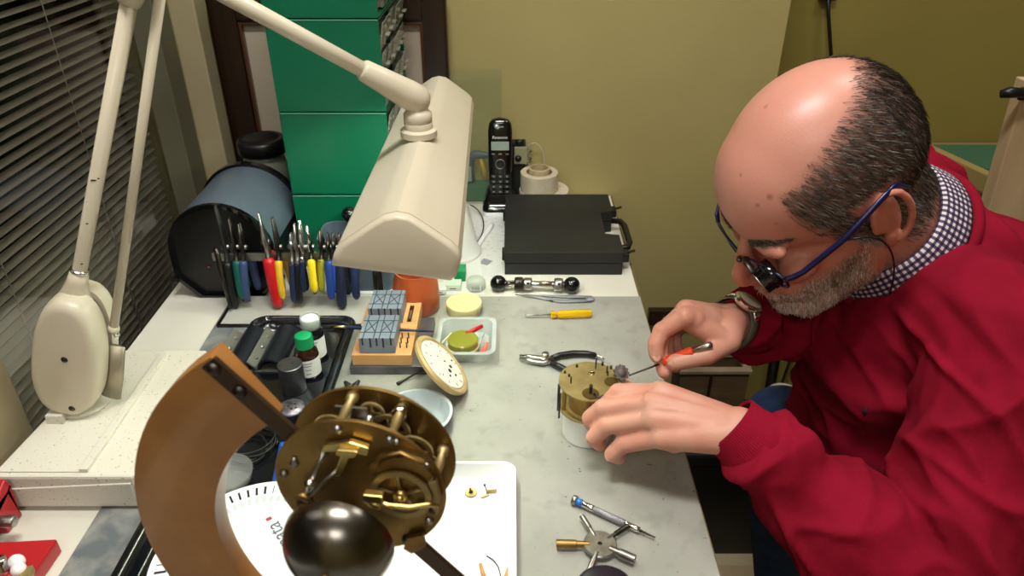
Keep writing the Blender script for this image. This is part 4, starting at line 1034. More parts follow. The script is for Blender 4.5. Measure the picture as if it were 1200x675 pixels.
c = G(558, 338, .0021); t = thing('clear_bubble_pot', 'tiny clear round pot with printed white label beside the green carton', 'pot', c)
m = MB(); m.lathe([(0, 0), (.0135, 0), (.0155, .003), (.0155, .012), (.012, .018), (0, .020)], o=c, seg=32); wp('pot_body', m, M['clearp'], t)
m = MB(); m.box(c + V((0, -.0135, .008)), (.017, .0008, .009)); lb = wp('label_card', m, M['paper'], t)
for q in (-1, 0, 1):
    m = MB(); m.lathe([(.0010, 0), (.0016, 0), (.0016, .0003), (.0010, .0003)], o=c + V((q * .0042, -.0139, .008)), ax=(0, -1, 0), seg=12, closed=True); wp('print', m, M['ink'], lb)

# rod with two black balls
rb = thing('ball_ended_rod', 'steel rod with two black ball ends and knurled collars before the case', 'tool', G(627, 334, .0))
a, b = G(584, 332, .0132), G(670, 334, .0132)
m = MB(); m.cyl(a, b, .0052, seg=20); wp('shaft', m, M['chrome'], rb)
for p_ in (a, b):
    m = MB(); m.sphere(p_, .0130, seg=28); wp('ball', m, M['blackg'], rb)
for f0, f1, r_, mm_ in ((.22, .34, .0105, 'dsteel'), (.34, .46, .0100, 'steel'), (.76, .88, .0105, 'steel')):
    m = MB(); m.rod(a.lerp(b, f0), a.lerp(b, f1), r_, seg=28); cl_ = wp('collar', m, M[mm_], rb)
    m = MB(); q_ = a.lerp(b, (f0 + f1) / 2); m.cyl(q_ + V((0, -r_ * .75, r_ * .55)), q_ + V((0, -r_ * .86, r_ * .64)), .0022, seg=12); wp('set_screw', m, M['dsteel'], cl_)
# tweezers
tw = thing('tweezers', 'grey flat tweezers lying at the rear edge of the linoleum', 'tweezers', G(655, 350, BZ))
for s in (1, -1):
    m = MB(); p0, p1, p2 = G(612, 346 - s * .6, .005), G(655, 350 - s * 3.0, .005), G(694, 350 - s * 2.0, .006)
    m.sweep([p0, p0.lerp(p1, .5), p1, p1.lerp(p2, .5), p2], [(.0008, .0008), (.0014, .0012), (.0040, .0010), (.0042, .0010), (.003, .001)], ref=(0, 0, 1), seg=8); wp('arm', m, mat('grey_coated_steel', '#8d9095', .4, .3), tw)
m = MB(); m.sphere(G(692, 350.5, .0065), .0045, sc=(1.4, 1, .5)); wp('joined_end', m, mat('grey_coated_steel', '#8d9095', .4, .3), tw)
m = MB(); m.sweep([G(604, 345, .0012), G(625, 348, .0038), G(648, 353, .0050)], [.0006, .001, .0012], seg=8); single('steel_needle', 'thin dark needle lying beside the grey tweezers', 'needle', m, M['dsteel'])
# yellow screwdriver
ys_ = thing('yellow_screwdriver', 'screwdriver with transparent yellow handle on the linoleum', 'screwdriver', G(655, 368, BZ))
a, b, c_ = G(615, 369, .0085), G(645, 369, .0090), G(693, 367, .0090)
m = MB(); m.sweep([a, a.lerp(b, .12), a.lerp(b, .2), b.lerp(c_, .2)], [(.0018, .0005), (.0014, .0010), (.0013, .0013), (.0013, .0013)], seg=10); wp('blade', m, M['steel'], ys_)
m = MB(); prof_ = []
L_ = (c_ - b).length
m.lathe([(0, 0), (.0040, 0), (.0058, .002), (.0058, .006), (.0045, .009), (.0062, .013), (.0062, L_ * .50), (.0066, L_ * .55), (.0068, L_ - .004), (.0055, L_), (0, L_)], o=b, ax=c_ - b, seg=8); wp('handle', m, M['amberp'], ys_, angle=30)
m = MB(); m.lathe([(.0046, .0085), (.0048, .009), (.0048, .0105), (.0046, .011)], o=b, ax=c_ - b, seg=20); wp('handle_ring', m, mat('orange_ring', '#c8641a', .3), ys_)
# flat pliers
fp = G(640, 421, BZ + .0055)
fr = thing('flat_nose_pliers', 'silver nosed pliers with black handles lying open on the linoleum', 'pliers', fp, rot=Matrix.Rotation(math.radians(86), 3, 'Z') @ Matrix.Rotation(math.radians(-90), 3, 'X') @ Matrix.Rotation(math.radians(90), 3, 'Z'))
fr_M = MAT[fr.name]
# build directly in bench coordinates for control over both curved handles
def fpart(n_, pts, rad, mm_):
    m = MB(); m.sweep([G(x, y, BZ + .0055) for x, y in pts], rad, ref=(0, 0, 1), seg=12); wp(n_, m, mm_, fr)
fpart('jaw', [(609, 417), (622, 418), (636, 420), (646, 424)], [(.0016, .0022), (.0034, .0030), (.0052, .0036), (.005, .0035)], M['chrome'])
fpart('jaw', [(609, 420), (622, 423), (636, 425), (648, 421)], [(.0016, .0022), (.0034, .0030), (.0052, .0036), (.005, .0035)], M['steel'])
fpart('handle', [(646, 420), (656, 416.5), (672, 414.2), (688, 414.4), (698, 416.5)], [(.0036, .004), (.0044, .0045), (.0046, .0046), (.0042, .0042), (.0036, .0038)], M['black'])
fpart('handle', [(646, 425), (656, 430), (668, 436), (682, 441), (694, 444)], [(.0036, .004), (.0044, .0045), (.0046, .0046), (.0042, .0042), (.0036, .0038)], M['black'])
fpart('handle_end', [(697, 416.2), (703, 418), (708, 421)], [(.0022, .0026), (.0018, .002), (.0010, .001)], M['chrome'])
m = MB(); m.lathe([(.0050, 0), (.0050, .0102), (.004, .0112), (0, .0112)], o=G(639, 421.5, BZ), seg=20); wp('rivet', m, M['steel'], fr)

# translucent square container with jar
sq = thing('square_container', 'translucent square plastic container holding an olive glass jar', 'container', G(545, 410, BZ))
sx0, sx1, sy0, sy1 = -.1010, -.0240, .800, .887
def sring(e, z, r=.012): return rrect(sx0 + e, sx1 - e, sy0 + e, sy1 - e, r, z, 6)
m = MB(); loft(m, [sring(.008, BZ), sring(.002, .022), sring(-.002, .0225), sring(-.002, .0240), sring(.0035, .0240), sring(.009, .0048), sring(.010, .0048)], cap1=True); wp('container_body', m, M['frost'], sq, angle=50)
c = G(543, 413, .0052); t = thing('oil_jar', 'low olive green glass jar inside the square container', 'jar', c)
m = MB(); m.lathe([(0, 0), (.019, 0), (.0215, .003), (.0215, .010), (.0195, .011), (.0195, .013), (.021, .014), (.021, .022), (.0195, .024), (0, .0245)], o=c, seg=40); wp('jar_body', m, M['jade'], t, angle=35)
m = MB(); m.lathe([(.0215, .0108), (.0222, .0118), (.0215, .0128)], o=c, seg=40); wp('seal_ring', m, M['butter'], t)
m = MB(); m.bx(sx0 + .012, sx1 - .012, sy0 + .012, sy1 - .014, .0050, .0062)
hk = thing('red_handled_pick', 'red handled pick standing behind the olive jar in the container', 'hand tool', G(553, 387, .02))
m = MB(); m.sweep([G(546, 391, .028), G(555, 387, .029), G(565, 382, .0300)], [.0026, .0034, .0028], seg=10); wp('pick_handle', m, M['redp'], hk)
m = MB(); m.sweep([G(546, 391, .028), G(528, 391, .027), G(518, 402, .026)], [.0014, .0010, .0012], seg=8); wp('pick_wire', m, M['butter'], hk)
m = MB(); m.sweep([G(565, 417, .008), G(568, 408, .014), G(571, 401, .020)], [(.0030, .002), (.004, .0025), (.0022, .002)], seg=10); single('pink_clip', 'small pinkish red clip in the right corner of the square container', 'clip', m, mat('coral_plastic', '#e2604f', .4))
m = MB(); m.sweep([G(561, 413, .008), G(563, 400, .016), G(567, 392, .022)], .0012, seg=8); single('thin_pin', 'thin grey pin leaning beside the pink clip', 'pin', m, M['steel'])

# enamel dial leaning on the steel slab
Bp = G(541, 474, SZ); Tp = V((-.1131, .781, .050)); a_ = (Tp - Bp).normalized(); b0 = V((.77, .64, 0)); b0 = (b0 - a_ * b0.dot(a_)).normalized(); c0_ = a_.cross(b0)
al = math.radians(40); bb_ = b0 * math.cos(al) + c0_ * math.sin(al); nn = a_.cross(bb_).normalized()
ctr = (Bp + Tp) / 2
if nn.dot(V((0, 0, H)) - ctr) < 0: nn = -nn
Rd = .0455; low = min((ctr + a_ * Rd * math.cos(t_) + bb_ * Rd * math.sin(t_) - nn * .006).z for t_ in [2 * PI * q / 40 for q in range(40)])
ctr = ctr + V((0, 0, SZ + .0006 - low))
dl = thing('clock_dial', 'round cream rimmed clock dial leaning tilted against the steel slab', 'clock dial', ctr)
m = MB(); m.lathe([(0, -.006), (.040, -.006), (.0445, -.004), (.0455, 0), (.0440, .0028), (.0405, .0030), (.038, .001), (0, .001)], o=ctr, ax=nn, seg=56); wp('rim', m, mat('rim_brass_cream', '#c9ad7e', .4, .2, col2='#b89a68', scale=30), dl, angle=40)
m = MB(); m.lathe([(0, .0012), (.0375, .0012), (.0365, .0024), (0, .0030)], o=ctr, ax=nn, seg=56); wp('dial_face', m, M['enamel'], dl, angle=30)
e1, e2 = a_, nn.cross(a_)
for rr_, an, hr in ((.012, 200, .0030), (.014, 250, .0026), (.022, 215, .0016), (.019, 170, .0016), (.007, 300, .0014), (.012, 20, .0010), (.024, 60, .0009), (.026, 130, .0009), (.023, 330, .0009), (.028, 280, .0012)):
    an = math.radians(an); q_ = ctr + (e1 * math.cos(an) + e2 * math.sin(an)) * rr_
    m = MB(); m.lathe([(0, .0036), (hr * .9, .0036), (hr, .0028), (hr, .002)], o=q_, ax=nn, seg=14); wp('hole', m, M['blackm'] if hr > .0011 else M['inkgrey'], dl)
for q in range(12):
    an = 2 * PI * q / 12; q_ = ctr + (e1 * math.cos(an) + e2 * math.sin(an)) * .032 + nn * .0029
    m = MB(); u1 = (e1 * math.cos(an) + e2 * math.sin(an)) * .0022; v1 = nn.cross(u1).normalized() * .0007
    m.prism([q_ - u1 - v1, q_ + u1 - v1, q_ + u1 + v1, q_ - u1 + v1], nn * .0003); wp('hour_mark', m, M['inkgrey'], dl)
# pick and wing tool
m = MB(); m.sweep([G(466, 450, BZ + .0018), G(472, 446, BZ + .002), G(496, 433, .012)], [.0026, .0014, .0012], seg=10); single('steel_pick', 'thin steel pick lying between the steel slab and the dial', 'pick', m, M['dsteel'])
wg = thing('wing_key', 'small black wing key lying behind the clock movement', 'key', G(412, 455, BZ))
m = MB(); m.sweep([G(411, 470, BZ + .004), G(412, 456, BZ + .004)], [.0055, .0042], seg=12); wp('key_stem', m, M['blackm'], wg)
for x, y in ((404, 447), (421, 446)):
    m = MB(); m.sweep([G(412, 457, BZ + .004), G((412 + x) / 2, (456 + y) / 2, BZ + .005), G(x, y, BZ + .007)], [(.003, .0025), (.0045, .0025), (.0022, .0016)], seg=10); wp('wing', m, M['blackm'], wg)
# blue bowl
c = G(489, 497, BZ); t = thing('plastic_bowl', 'pale blue translucent plastic bowl behind the clock movement', 'bowl', c)
m = MB(); m.lathe([(0, 0), (.031, 0), (.036, .004), (.0405, .017), (.0435, .0180), (.0435, .0195), (.0400, .0195), (.0345, .0055), (.030, .002), (0, .002)], o=c, seg=56); wp('bowl_body', m, M['dish'], t, angle=50)

# blue-collared precision screwdriver, star key, black lid
ps = thing('precision_screwdriver', 'slim steel precision screwdriver with bright blue collar', 'screwdriver', G(716, 606, BZ))
a, b = G(671, 585, BZ + .0055), G(768, 630, BZ + .0040); d = b - a; L_ = d.length
def seg_(n_, f0, f1, r0, r1, mm_, seg=20): 
    m = MB(); m.sweep([a + d * f0, a + d * (f0 + .004), a + d * (f1 - .004), a + d * f1], [r0 * .86, r0, r1, r1 * .86], seg=seg); wp(n_, m, mm_, ps)
seg_('cap', 0, .055, .0053, .0053, M['steel'], 14); seg_('blue_collar', .05, .115, .0036, .0042, M['blue'] if 0 else mat('bright_blue', '#1f78d1', .35)); seg_('barrel', .11, .27, .0033, .0035, M['chrome']); seg_('knurled_grip', .27, .64, .0036, .0036, mat('knurled_steel', '#a9a8ad', .5, .9, bump=.6, bscale=900)); seg_('chuck', .64, .82, .0034, .0030, M['chrome']); seg_('blade', .82, 1.0, .0013, .0009, M['dsteel'])
kc = G(703, 638, BZ + .0066)
sk = thing('star_winding_key', 'five-armed steel star winding key lying in front of the screwdriver', 'winding key', kc)
m = MB(); m.lathe([(.0022, -.0016), (.0158, -.0016), (.0166, -.0008), (.0166, .0008), (.0158, .0016), (.0022, .0016)], o=kc, seg=44, closed=True); wp('hub_disc', m, M['steel'], sk, angle=40)
for (x, y), r0, mm_, ro_ in (((682, 605), .0030, 'steel', 0), ((736, 616), .0028, 'dsteel', 0), ((744, 656), .0048, 'steel', 1), ((690, 672), .0036, 'steel', 0), ((652, 637), .0042, 'brassd', 0)):
    e = G(x, y, BZ + .0066); dd = (e - kc); s_ = kc + dd.normalized() * .0105
    m = MB(); ll = (e - s_).length
    m.lathe([(0, 0), (r0 * .72, 0), (r0 * .78, ll * .35), (r0 * .78, ll * .38), (r0, ll * .40), (r0, ll), (r0 * .6, ll), (r0 * .6, ll - .012), (0, ll - .012)], o=s_, ax=dd, seg=22); wp('key_arm', m, M[mm_], sk, angle=40)
c = G(709, 700, BZ); m = MB(); m.lathe([(0, 0), (.026, 0), (.028, .003), (.028, .010), (.024, .013), (0, .013)], o=c, seg=40); single('round_black_box', 'dark round box at the near edge of the bench below the star key', 'lid', m, mat('plum_black_plastic', '#1f1a24', .4))

# ------------------------------------------------------------------ red bench tool at the left edge
rt = thing('red_bench_press', 'red enamelled bench tool with steel knobs at the near left corner', 'bench tool', (-.50, .42, .0))
m = MB(); m.prism([(-.532, .30, .0005), (-.452, .30, .0005), (-.446, .498, .0005), (-.532, .492, .0005)], (0, 0, .018)); wp('base_plate', m, M['redcast'], rt, bevel=.002)
q0_, q1_ = GD(-12, 645, .80), GD(8, 598, .80)
m = MB(); m.bx(-.534, -.512, .52, .545, .0005, .040); m.prism([(-.534, .49, .018), (-.512, .49, .018), (-.512, .545, .040), (-.534, .545, .040)], (0, 0, .012)); m.bx(-.534, -.512, .30, .52, .019, .034); wp('side_arm', m, M['redcast'], rt, bevel=.002)
m = MB(); kk0 = V((-.512, .512, .027)); m.cyl(kk0 - V((.008, 0, 0)), kk0 + V((.006, 0, 0)), .0030); m.rod(kk0 + V((.005, 0, 0)), kk0 + V((.020, 0, 0)), .0060, seg=24); wp('side_knob', m, M['steel'], rt)
kz = V((-.478, .462, .0187)); m = MB(); m.lathe([(0, 0), (.009, 0), (.009, .004), (.006, .006), (.007, .012), (0, .014)], o=kz); wp('steel_stud', m, M['chrome'], rt)
m = MB(); m.sphere(kz + V((.015, .002, .008)), .0075, sc=(1, .9, 1)); m.sphere(kz + V((.021, -.006, .007)), .0068); wp('white_wheel', m, M['whitep'], rt)
m = MB(); m.rod(kz + V((-.03, -.01, .008)), kz + V((-.012, -.008, .008)), .006); wp('steel_roller', m, M['steel'], rt)
m = MB(); m.box(kz + V((.030, -.012, .004)), (.010, .02, .008), rz=.3); wp('brass_shoe', m, M['brass'], rt, bevel=.001)

# ------------------------------------------------------------------ movement the man works on
mc = V((.0893, .670, BZ))
rg = thing('plastic_ring', 'white plastic ring supporting the brass movement on the bench', 'ring', mc)
m = MB(); m.lathe([(.026, 0), (.0285, 0), (.0295, .001), (.0300, .0405), (.0285, .0415), (.026, .0405)], o=mc, seg=56, closed=True); wp('ring_wall', m, M['whitep'], rg, angle=40)
mv = thing('brass_movement', 'round brass clock movement on the white ring under the hands', 'clock movement', mc + V((0, 0, .0420)))
o_ = mc + V((0, 0, .0420)); Rm = .0362
m = MB(); m.lathe([(0, 0), (Rm, 0), (Rm, .0018), (0, .0018)], o=o_, seg=64); wp('lower_plate', m, M['brass'], mv, angle=40)
m = MB(); m.lathe([(0, 0), (Rm, 0), (Rm, .0018), (0, .0018)], o=o_ + V((0, 0, .0325)), seg=64); wp('upper_plate', m, M['brass'], mv, angle=40)
for q in range(5):
    an = math.radians(-160 + q * 72); p_ = o_ + V((math.cos(an), math.sin(an), 0)) * (Rm - .0045)
    m = MB(); m.lathe([(.0028, .0018), (.0028, .004), (.002, .005), (.0023, .016), (.002, .0275), (.0028, .029), (.0028, .0325)], o=p_, seg=14); wp('pillar', m, M['brassd'], mv)
for x, y, r_ in ((.002, -.004, .0272),):
    m = MB(); m.lathe([(0, .004), (r_, .004), (r_, .0275), (0, .0275)], o=o_ + V((x, y, 0)), seg=40); wp('barrel', m, M['brassd'], mv, angle=40)
    m = MB(); gear(m, r_ + .0035, .0022, 60, o=o_ + V((x, y, .0042)), th=.05); wp('barrel_wheel', m, M['brass'], mv)
zt = o_.z + .0343
def top(px, py): return G(px, py, zt)
c = top(692, 462); m = MB(); gear(m, .0086, .0014, 26, o=c + V((0, 0, .0012)), rot=.2); wp('ratchet_wheel', m, mat('ratchet_steel_brass', '#7d6a3c', .4, .9), mv)
m = MB(); m.cyl(c, c + V((0, 0, .013)), .0019, seg=14); wp('winding_square', m, M['dsteel'], mv)
c = top(716, 448); m = MB(); gear(m, .0070, .0014, 24, o=c + V((0, 0, .0012))); wp('ratchet_wheel', m, mat('ratchet_steel_brass', '#7d6a3c', .4, .9), mv)
m = MB(); m.sweep([top(696, 464) + V((0, 0, .003)), top(701, 468) + V((0, 0, .003)), top(709, 465) + V((0, 0, .003)), top(712, 470) + V((0, 0, .003))], [(.0014, .001)] * 4, seg=8, ref=(0, 0, 1)); wp('click', m, M['dsteel'], mv)
for x, y, h in ((667, 441, .003), (669, 449, .009), (698, 432, .015), (706, 428, .004), (676, 430, .003), (711, 437, .010), (716, 432, .004), (662, 437, .003), (712, 440, .006)):
    p_ = top(x, y); m = MB(); m.cyl(p_ - V((0, 0, .001)), p_ + V((0, 0, h)), .0009 if h > .004 else .0014, seg=10); wp('post', m, M['dsteel'], mv)
m = MB(); c = top(693, 438); m.lathe([(.0022, 0), (.0036, 0), (.0036, .0012), (.0022, .0012)], o=c, seg=20, closed=True); wp('oil_sink', m, M['brassl'], mv)
m = MB(); p_ = top(693, 438); m.sweep([p_ + V((-.004, -.001, .001)), p_ + V((.004, .001, .001))], (.0012, .0006), seg=6, ref=(0, 0, 1)); wp('cock', m, M['dsteel'], mv)
m = MB(); m.cyl(mc + V((-.0350, -.010, .030)), mc + V((-.0350, -.010, .066)), .0012, seg=8); m.cyl(mc + V((-.0358, -.004, .036)), mc + V((-.0358, -.004, .074)), .0016, seg=8); wp('side_pin', m, M['dsteel'], mv)
# small grey part on the screwdriver tip
wc = G(728, 437, .0865); t = thing('grey_clock_part', 'small grey steel part held at the tip of the orange screwdriver', 'clock part', wc)
m = MB(); gear(m, .0082, .003, 11, o=wc, ax=(.3, -.6, .75), th=.18); m.lathe([(0, -.003), (.005, -.003), (.005, .003), (0, .003)], o=wc, ax=(.3, -.6, .75), seg=20); wp('part_disc', m, mat('dull_grey', '#6b625e', .6, .3), t)
m = MB(); m.sweep([wc + V((-.006, 0, -.004)), wc + V((-.004, .003, .002)), wc + V((.003, .004, .006))], (.0026, .0012), seg=8); wp('part_tongue', m, mat('dull_grey', '#6b625e', .6, .3), t)

# ------------------------------------------------------------------ foreground: wooden half-ring stand with clock movement
FC = V((-.0855, .300, .291)); YAW = math.radians(-7)
RZ = Matrix.Rotation(YAW, 3, 'Z')
st_ = thing('movement_stand', 'curved wooden half ring stand with bronzed strips holding the clock movement', 'movement stand', (FC.x, FC.y + .01, 0.0035), rot=RZ)
def stand_local(mb): return mb
ro, ri, tk = .168, .1175, .0145
a0_, a1_ = math.radians(123.5), math.radians(316)
zc = FC.z - .0035
cen = V((.020, -.004, zc - .060))
m = MB(); n = 56; vs = []
for y in (0, tk):
    for r_ in (ro, ri):
        for q in range(n + 1):
            a = a0_ + (a1_ - a0_) * q / n; vs.append(cen + V((math.cos(a) * r_, y, math.sin(a) * r_)))
N1 = n + 1; fs = []
for q in range(n):
    fs += [(q, q + 1, N1 + q + 1, N1 + q), (2 * N1 + q, 3 * N1 + q, 3 * N1 + q + 1, 2 * N1 + q + 1), (q, 2 * N1 + q, 2 * N1 + q + 1, q + 1), (N1 + q, N1 + q + 1, 3 * N1 + q + 1, 3 * N1 + q)]
fs += [(0, N1, 3 * N1, 2 * N1), (n, 2 * N1 + n, 3 * N1 + n, N1 + n)]
m.add(vs, fs, None, False); part('half_ring', m, M['midwood'], st_, bevel=.0012, angle=35)
m = MB(); m.box((cen.x, 0.003, (cen.z - ro + .008) / 2), (.06, .012, cen.z - ro + .016)); part('post', m, M['midwood'], st_, bevel=.002)
m = MB(); m.box((cen.x, 0.003, .006), (.13, .06, .012)); part('foot', m, M['midwood'], st_, bevel=.003)
cd_ = math.radians(129.4); e = V((math.cos(cd_), 0, math.sin(cd_))); nrm_ = V((e.z, 0, -e.x))
for s_in, s_out in ((.1035, .166), (.0165, -.165)):
    off = nrm_ * .0160; yy_ = V((0, -.0034, 0))
    p0, p1 = cen + e * s_in + off + yy_, cen + e * s_out + off + yy_; w_ = nrm_ * .0056
    m = MB(); m.prism([p0 - w_, p1 - w_, p1 + w_, p0 + w_], (0, .0030, 0)); sp = part('clamp_strip', m, M['strap'], st_, bevel=.0006)
    for f_ in (.93, .64):
        m = MB(); m.lathe([(.0038, 0), (.0038, .001), (.0028, .0022), (0, .0028)], o=p0.lerp(p1, f_), ax=(0, -1, 0), seg=18); part('screw', m, M['dsteel'], sp)
cm = thing('clock_movement', 'large round brass clock movement with dark bell clamped in the wooden stand', 'clock movement', FC, rot=RZ)
RP = .0492; GAP = .028
def plate(y, hole=False):
    m = MB(); m.lathe([(0, 0), (RP - .0004, 0), (RP, .0004), (RP, .0018), (RP - .0004, .0022), (0, .0022)], o=(0, y, 0), ax=(0, 1, 0), seg=80); return m
part('rear_plate', plate(GAP), M['brassd'], cm, angle=40)
part('near_plate', plate(0), M['brassd'], cm, angle=40)
for a in (62, 100, 172, 12, 332, 232):
    a = math.radians(a); p_ = V((math.cos(a), 0, math.sin(a))) * (RP - .0055)
    m = MB(); m.lathe([(.0036, .0022), (.0036, .005), (.0022, .0065), (.0030, .015), (.0022, .0225), (.0036, .024), (.0036, GAP)], o=p_, ax=(0, 1, 0), seg=16); part('pillar', m, M['brass'], cm)
    m = MB(); m.lathe([(.0026, 0), (.0024, .0016), (0, .0022)], o=p_, ax=(0, -1, 0), seg=14); part('pillar_screw', m, M['steel'], cm)
for x, z, r_, y0_, y1_ in ((-.018, -.010, .0165, .006, .020), (.018, -.014, .0165, .006, .020)):
    m = MB(); m.lathe([(0, y0_), (r_, y0_), (r_, y1_), (0, y1_)], o=(x, 0, z), ax=(0, 1, 0), seg=44); part('barrel', m, M['brassd'], cm, angle=40)
    m = MB(); gear(m, r_ + .003, .002, 70, o=(x, y1_ + .001, z), ax=(0, 1, 0), th=.045); part('barrel_wheel', m, M['brass'], cm)
for x, z, r_, y, te in ((-.004, .028, .0105, .012, 48), (.013, .024, .0120, .022, 54), (.028, .016, .0110, .016, 50), (-.020, .022, .0110, .021, 50), (.004, .036, .0070, .023, 30), (.032, .002, .0090, .021, 40)):
    m = MB(); gear(m, r_, .0012, te, spokes=4, o=(x, y, z), ax=(0, 1, 0), th=.05); part('train_wheel', m, M['brass'], cm)
    m = MB(); m.cyl((x, .0022, z), (x, GAP, z), .0010, seg=10); m.lathe([(.0024, y - .008), (.0024, y - .002)], o=(x, 0, z), ax=(0, 1, 0), seg=10); part('arbor', m, M['chrome'], cm)
m = MB(); m.box((-.006, .018, .040), (.018, .0012, .0065)); m.cyl((-.006, .0022, .040), (-.006, GAP, .040), .0011, seg=10); part('fly_vane', m, M['steel'], cm)
m = MB(); m.rod((.020, .020, .038), (.020, .028, .038), .0045); m.cyl((.020, .0022, .038), (.020, GAP, .038), .0010, seg=10); part('steel_pinion', m, M['chrome'], cm)
# near face: count wheel, cocks, levers
F = lambda px, py: None
fn = RZ @ V((0, -1, 0))
def onface(px, py, off=.0):
    # point on the near plate's front face (local coordinates) under the pixel
    r = ray(px, py); o0 = V((0, 0, H)); P0 = FC + fn * off
    t = (P0 - o0).dot(fn) / r.dot(fn); w = o0 + r * t
    return RZ.inverted() @ (w - FC)
c = onface(470, 580, .004); m = MB(); gear(m, .0172, .0014, 60, spokes=5, o=c, ax=(0, -1, 0), th=.03, rim=.80, rot=.4); part('count_wheel', m, M['brass'], cm)
m = MB(); m.cyl(c + V((0, .004, 0)), c + V((0, -.004, 0)), .0022, seg=16); m.lathe([(.0045, 0), (.0045, .002), (.003, .003)], o=c, ax=(0, -1, 0), seg=20); part('wheel_hub', m, M['brassl'], cm)
c = onface(470, 553, .002); m = MB(); gear(m, .0150, .0012, 40, o=onface(474, 560, .0016), ax=(0, -1, 0), th=.05); part('under_wheel', m, M['brassd'], cm)
def cock(pts, t_, mm_, off=.001, n_='cock'):
    m = MB(); m.prism([onface(x, y, off) for x, y in pts], (0, -t_, 0)); part(n_, m, mm_, cm, bevel=.0004)
cock([(382, 517), (412, 513), (434, 520), (432, 529), (404, 524), (378, 525)], .0035, M['brassl'])
cock([(398, 521), (421, 523), (419, 530), (411, 531), (402, 552), (394, 551), (402, 529), (396, 527)], .0042, M['brassl'], .004)
cock([(503, 560), (512, 558), (518, 580), (514, 598), (509, 590), (510, 574)], .004, M['brass'])
cock([(478, 626), (497, 622), (500, 636), (484, 644), (474, 638)], .0035, M['brassd'], n_='spring_block')
m = MB(); m.sweep([onface(x, y, o) for x, y, o in ((438, 586, .010), (455, 592, .010), (480, 594, .008), (502, 591, .006), (514, 592, .004))], [(.0016, .0016)] * 5, seg=10); part('hammer_arm', m, M['brassl'], cm)
m = MB(); m.box(onface(438, 582, .010), (.011, .005, .006)); m.sweep([onface(430, 580, .009), onface(434, 590, .009), onface(446, 594, .009)], (.0022, .0018), seg=8); part('hammer_head', m, M['brassl'], cm, bevel=.001)
for pts, r_ in ((((380, 530), (371, 548), (363, 573)), .0011), (((398, 548), (382, 562), (362, 583)), .0009)):
    m = MB(); m.sweep([onface(x, y, .004 + q * .003) for q, (x, y) in enumerate(pts)], r_, seg=8); part('lever', m, M['steel'], cm)
m = MB(); m.cyl(onface(363, 567, .003), onface(363, 567, .013), .0030, seg=14); m.sweep([onface(366, 563, .008), onface(361, 577, .008)], .0026, seg=10); part('spring_stud', m, M['chrome'], cm)
m = MB(); m.lathe([(.0025, 0), (.0055, 0), (.006, .0015), (.0055, .003), (.0025, .003)], o=onface(357, 585, .008), ax=(0, -1, 0), seg=24, closed=True); part('round_nut', m, M['brassd'], cm)
for x, y, r_ in ((345, 543, .0026), (345, 538, .0018), (508, 597, .0030), (380, 530, .0024), (465, 517, .0018), (478, 632, .0036), (460, 530, .0015), (500, 545, .0020)):
    m = MB(); m.lathe([(r_, 0), (r_, .001), (r_ * .6, .002), (0, .0022)], o=onface(x, y, .0002), ax=(0, -1, 0), seg=16); part('screw', m, M['steel'] if r_ < .003 else M['dsteel'], cm)
m = MB(); pts = [onface(x, y, .003) for x, y in ((432, 545), (446, 535), (470, 530), (495, 541), (510, 560))]; m.sweep(pts, (.0016, .0010), seg=8); part('rack_spring', m, M['brassd'], cm)
# bell on its stem
bc = onface(398, 634, .020); bl_o = V((bc.x, bc.y, bc.z))
RB = .0312; m = MB()
prof_ = [(RB * math.cos(math.radians(t_)), RB * .85 * math.sin(math.radians(t_))) for t_ in range(0, 90, 6)] + [(.0015, RB * .85)]
prof_ += [(.0015, RB * .85 - .0014)] + [((RB - .0014) * math.cos(math.radians(t_)), (RB - .0014) * .85 * math.sin(math.radians(t_))) for t_ in range(84, -1, -6)]
m.lathe(prof_, o=bl_o, ax=(0, -1, 0), seg=72, closed=True); part('bell', m, M['bellm'], cm, angle=50)
m = MB(); m.cyl(V((bl_o.x, 0, bl_o.z)), bl_o + V((0, -RB * .85 - .009, 0)), .0016, seg=12); m.lathe([(.0036, 0), (.0036, .003), (.0022, .004), (.0022, .007), (0, .0075)], o=bl_o + V((0, -RB * .85 + .0002, 0)), ax=(0, -1, 0), seg=6); part('bell_nut', m, M['brassl'], cm)
# ------------------------------------------------------------------ the man
HO = V((.332, .741, .284)); PSI, PHI, RHO, HS = math.radians(16), math.radians(36.5), math.radians(-2.5), 1.06
Fv = V((-math.cos(PHI) * math.cos(PSI), -math.cos(PHI) * math.sin(PSI), -math.sin(PHI)))
Lv = V((math.sin(PSI), -math.cos(PSI), 0)); Uv = Fv.cross(Lv)
L2 = Lv * math.cos(RHO) + Uv * math.sin(RHO); U2 = Fv.cross(L2)
HM = Matrix(((Fv.x, L2.x, U2.x, HO.x), (Fv.y, L2.y, U2.y, HO.y), (Fv.z, L2.z, U2.z, HO.z), (0, 0, 0, 1))) @ Matrix.Scale(HS, 4)
HMI = HM.inverted()
def hp(x, y, z): return HM @ V((x, y, z))
NB = V((.444, .776, .212))      # base of the neck
person = None
b = MB()
def ell(c, r, R=None): b.sphere(c, 1.0, sc=r, seg=32, R=R)
ell((-.012, 0, .036), (.101, .0785, .093)); ell((.026, 0, .040), (.069, .068, .075)); ell((-.045, 0, .030), (.068, .072, .075))
ell((.036, 0, -.035), (.056, .060, .070)); ell((.052, 0, -.060), (.044, .046, .050)); ell((.0, 0, -.03), (.06, .066, .06))
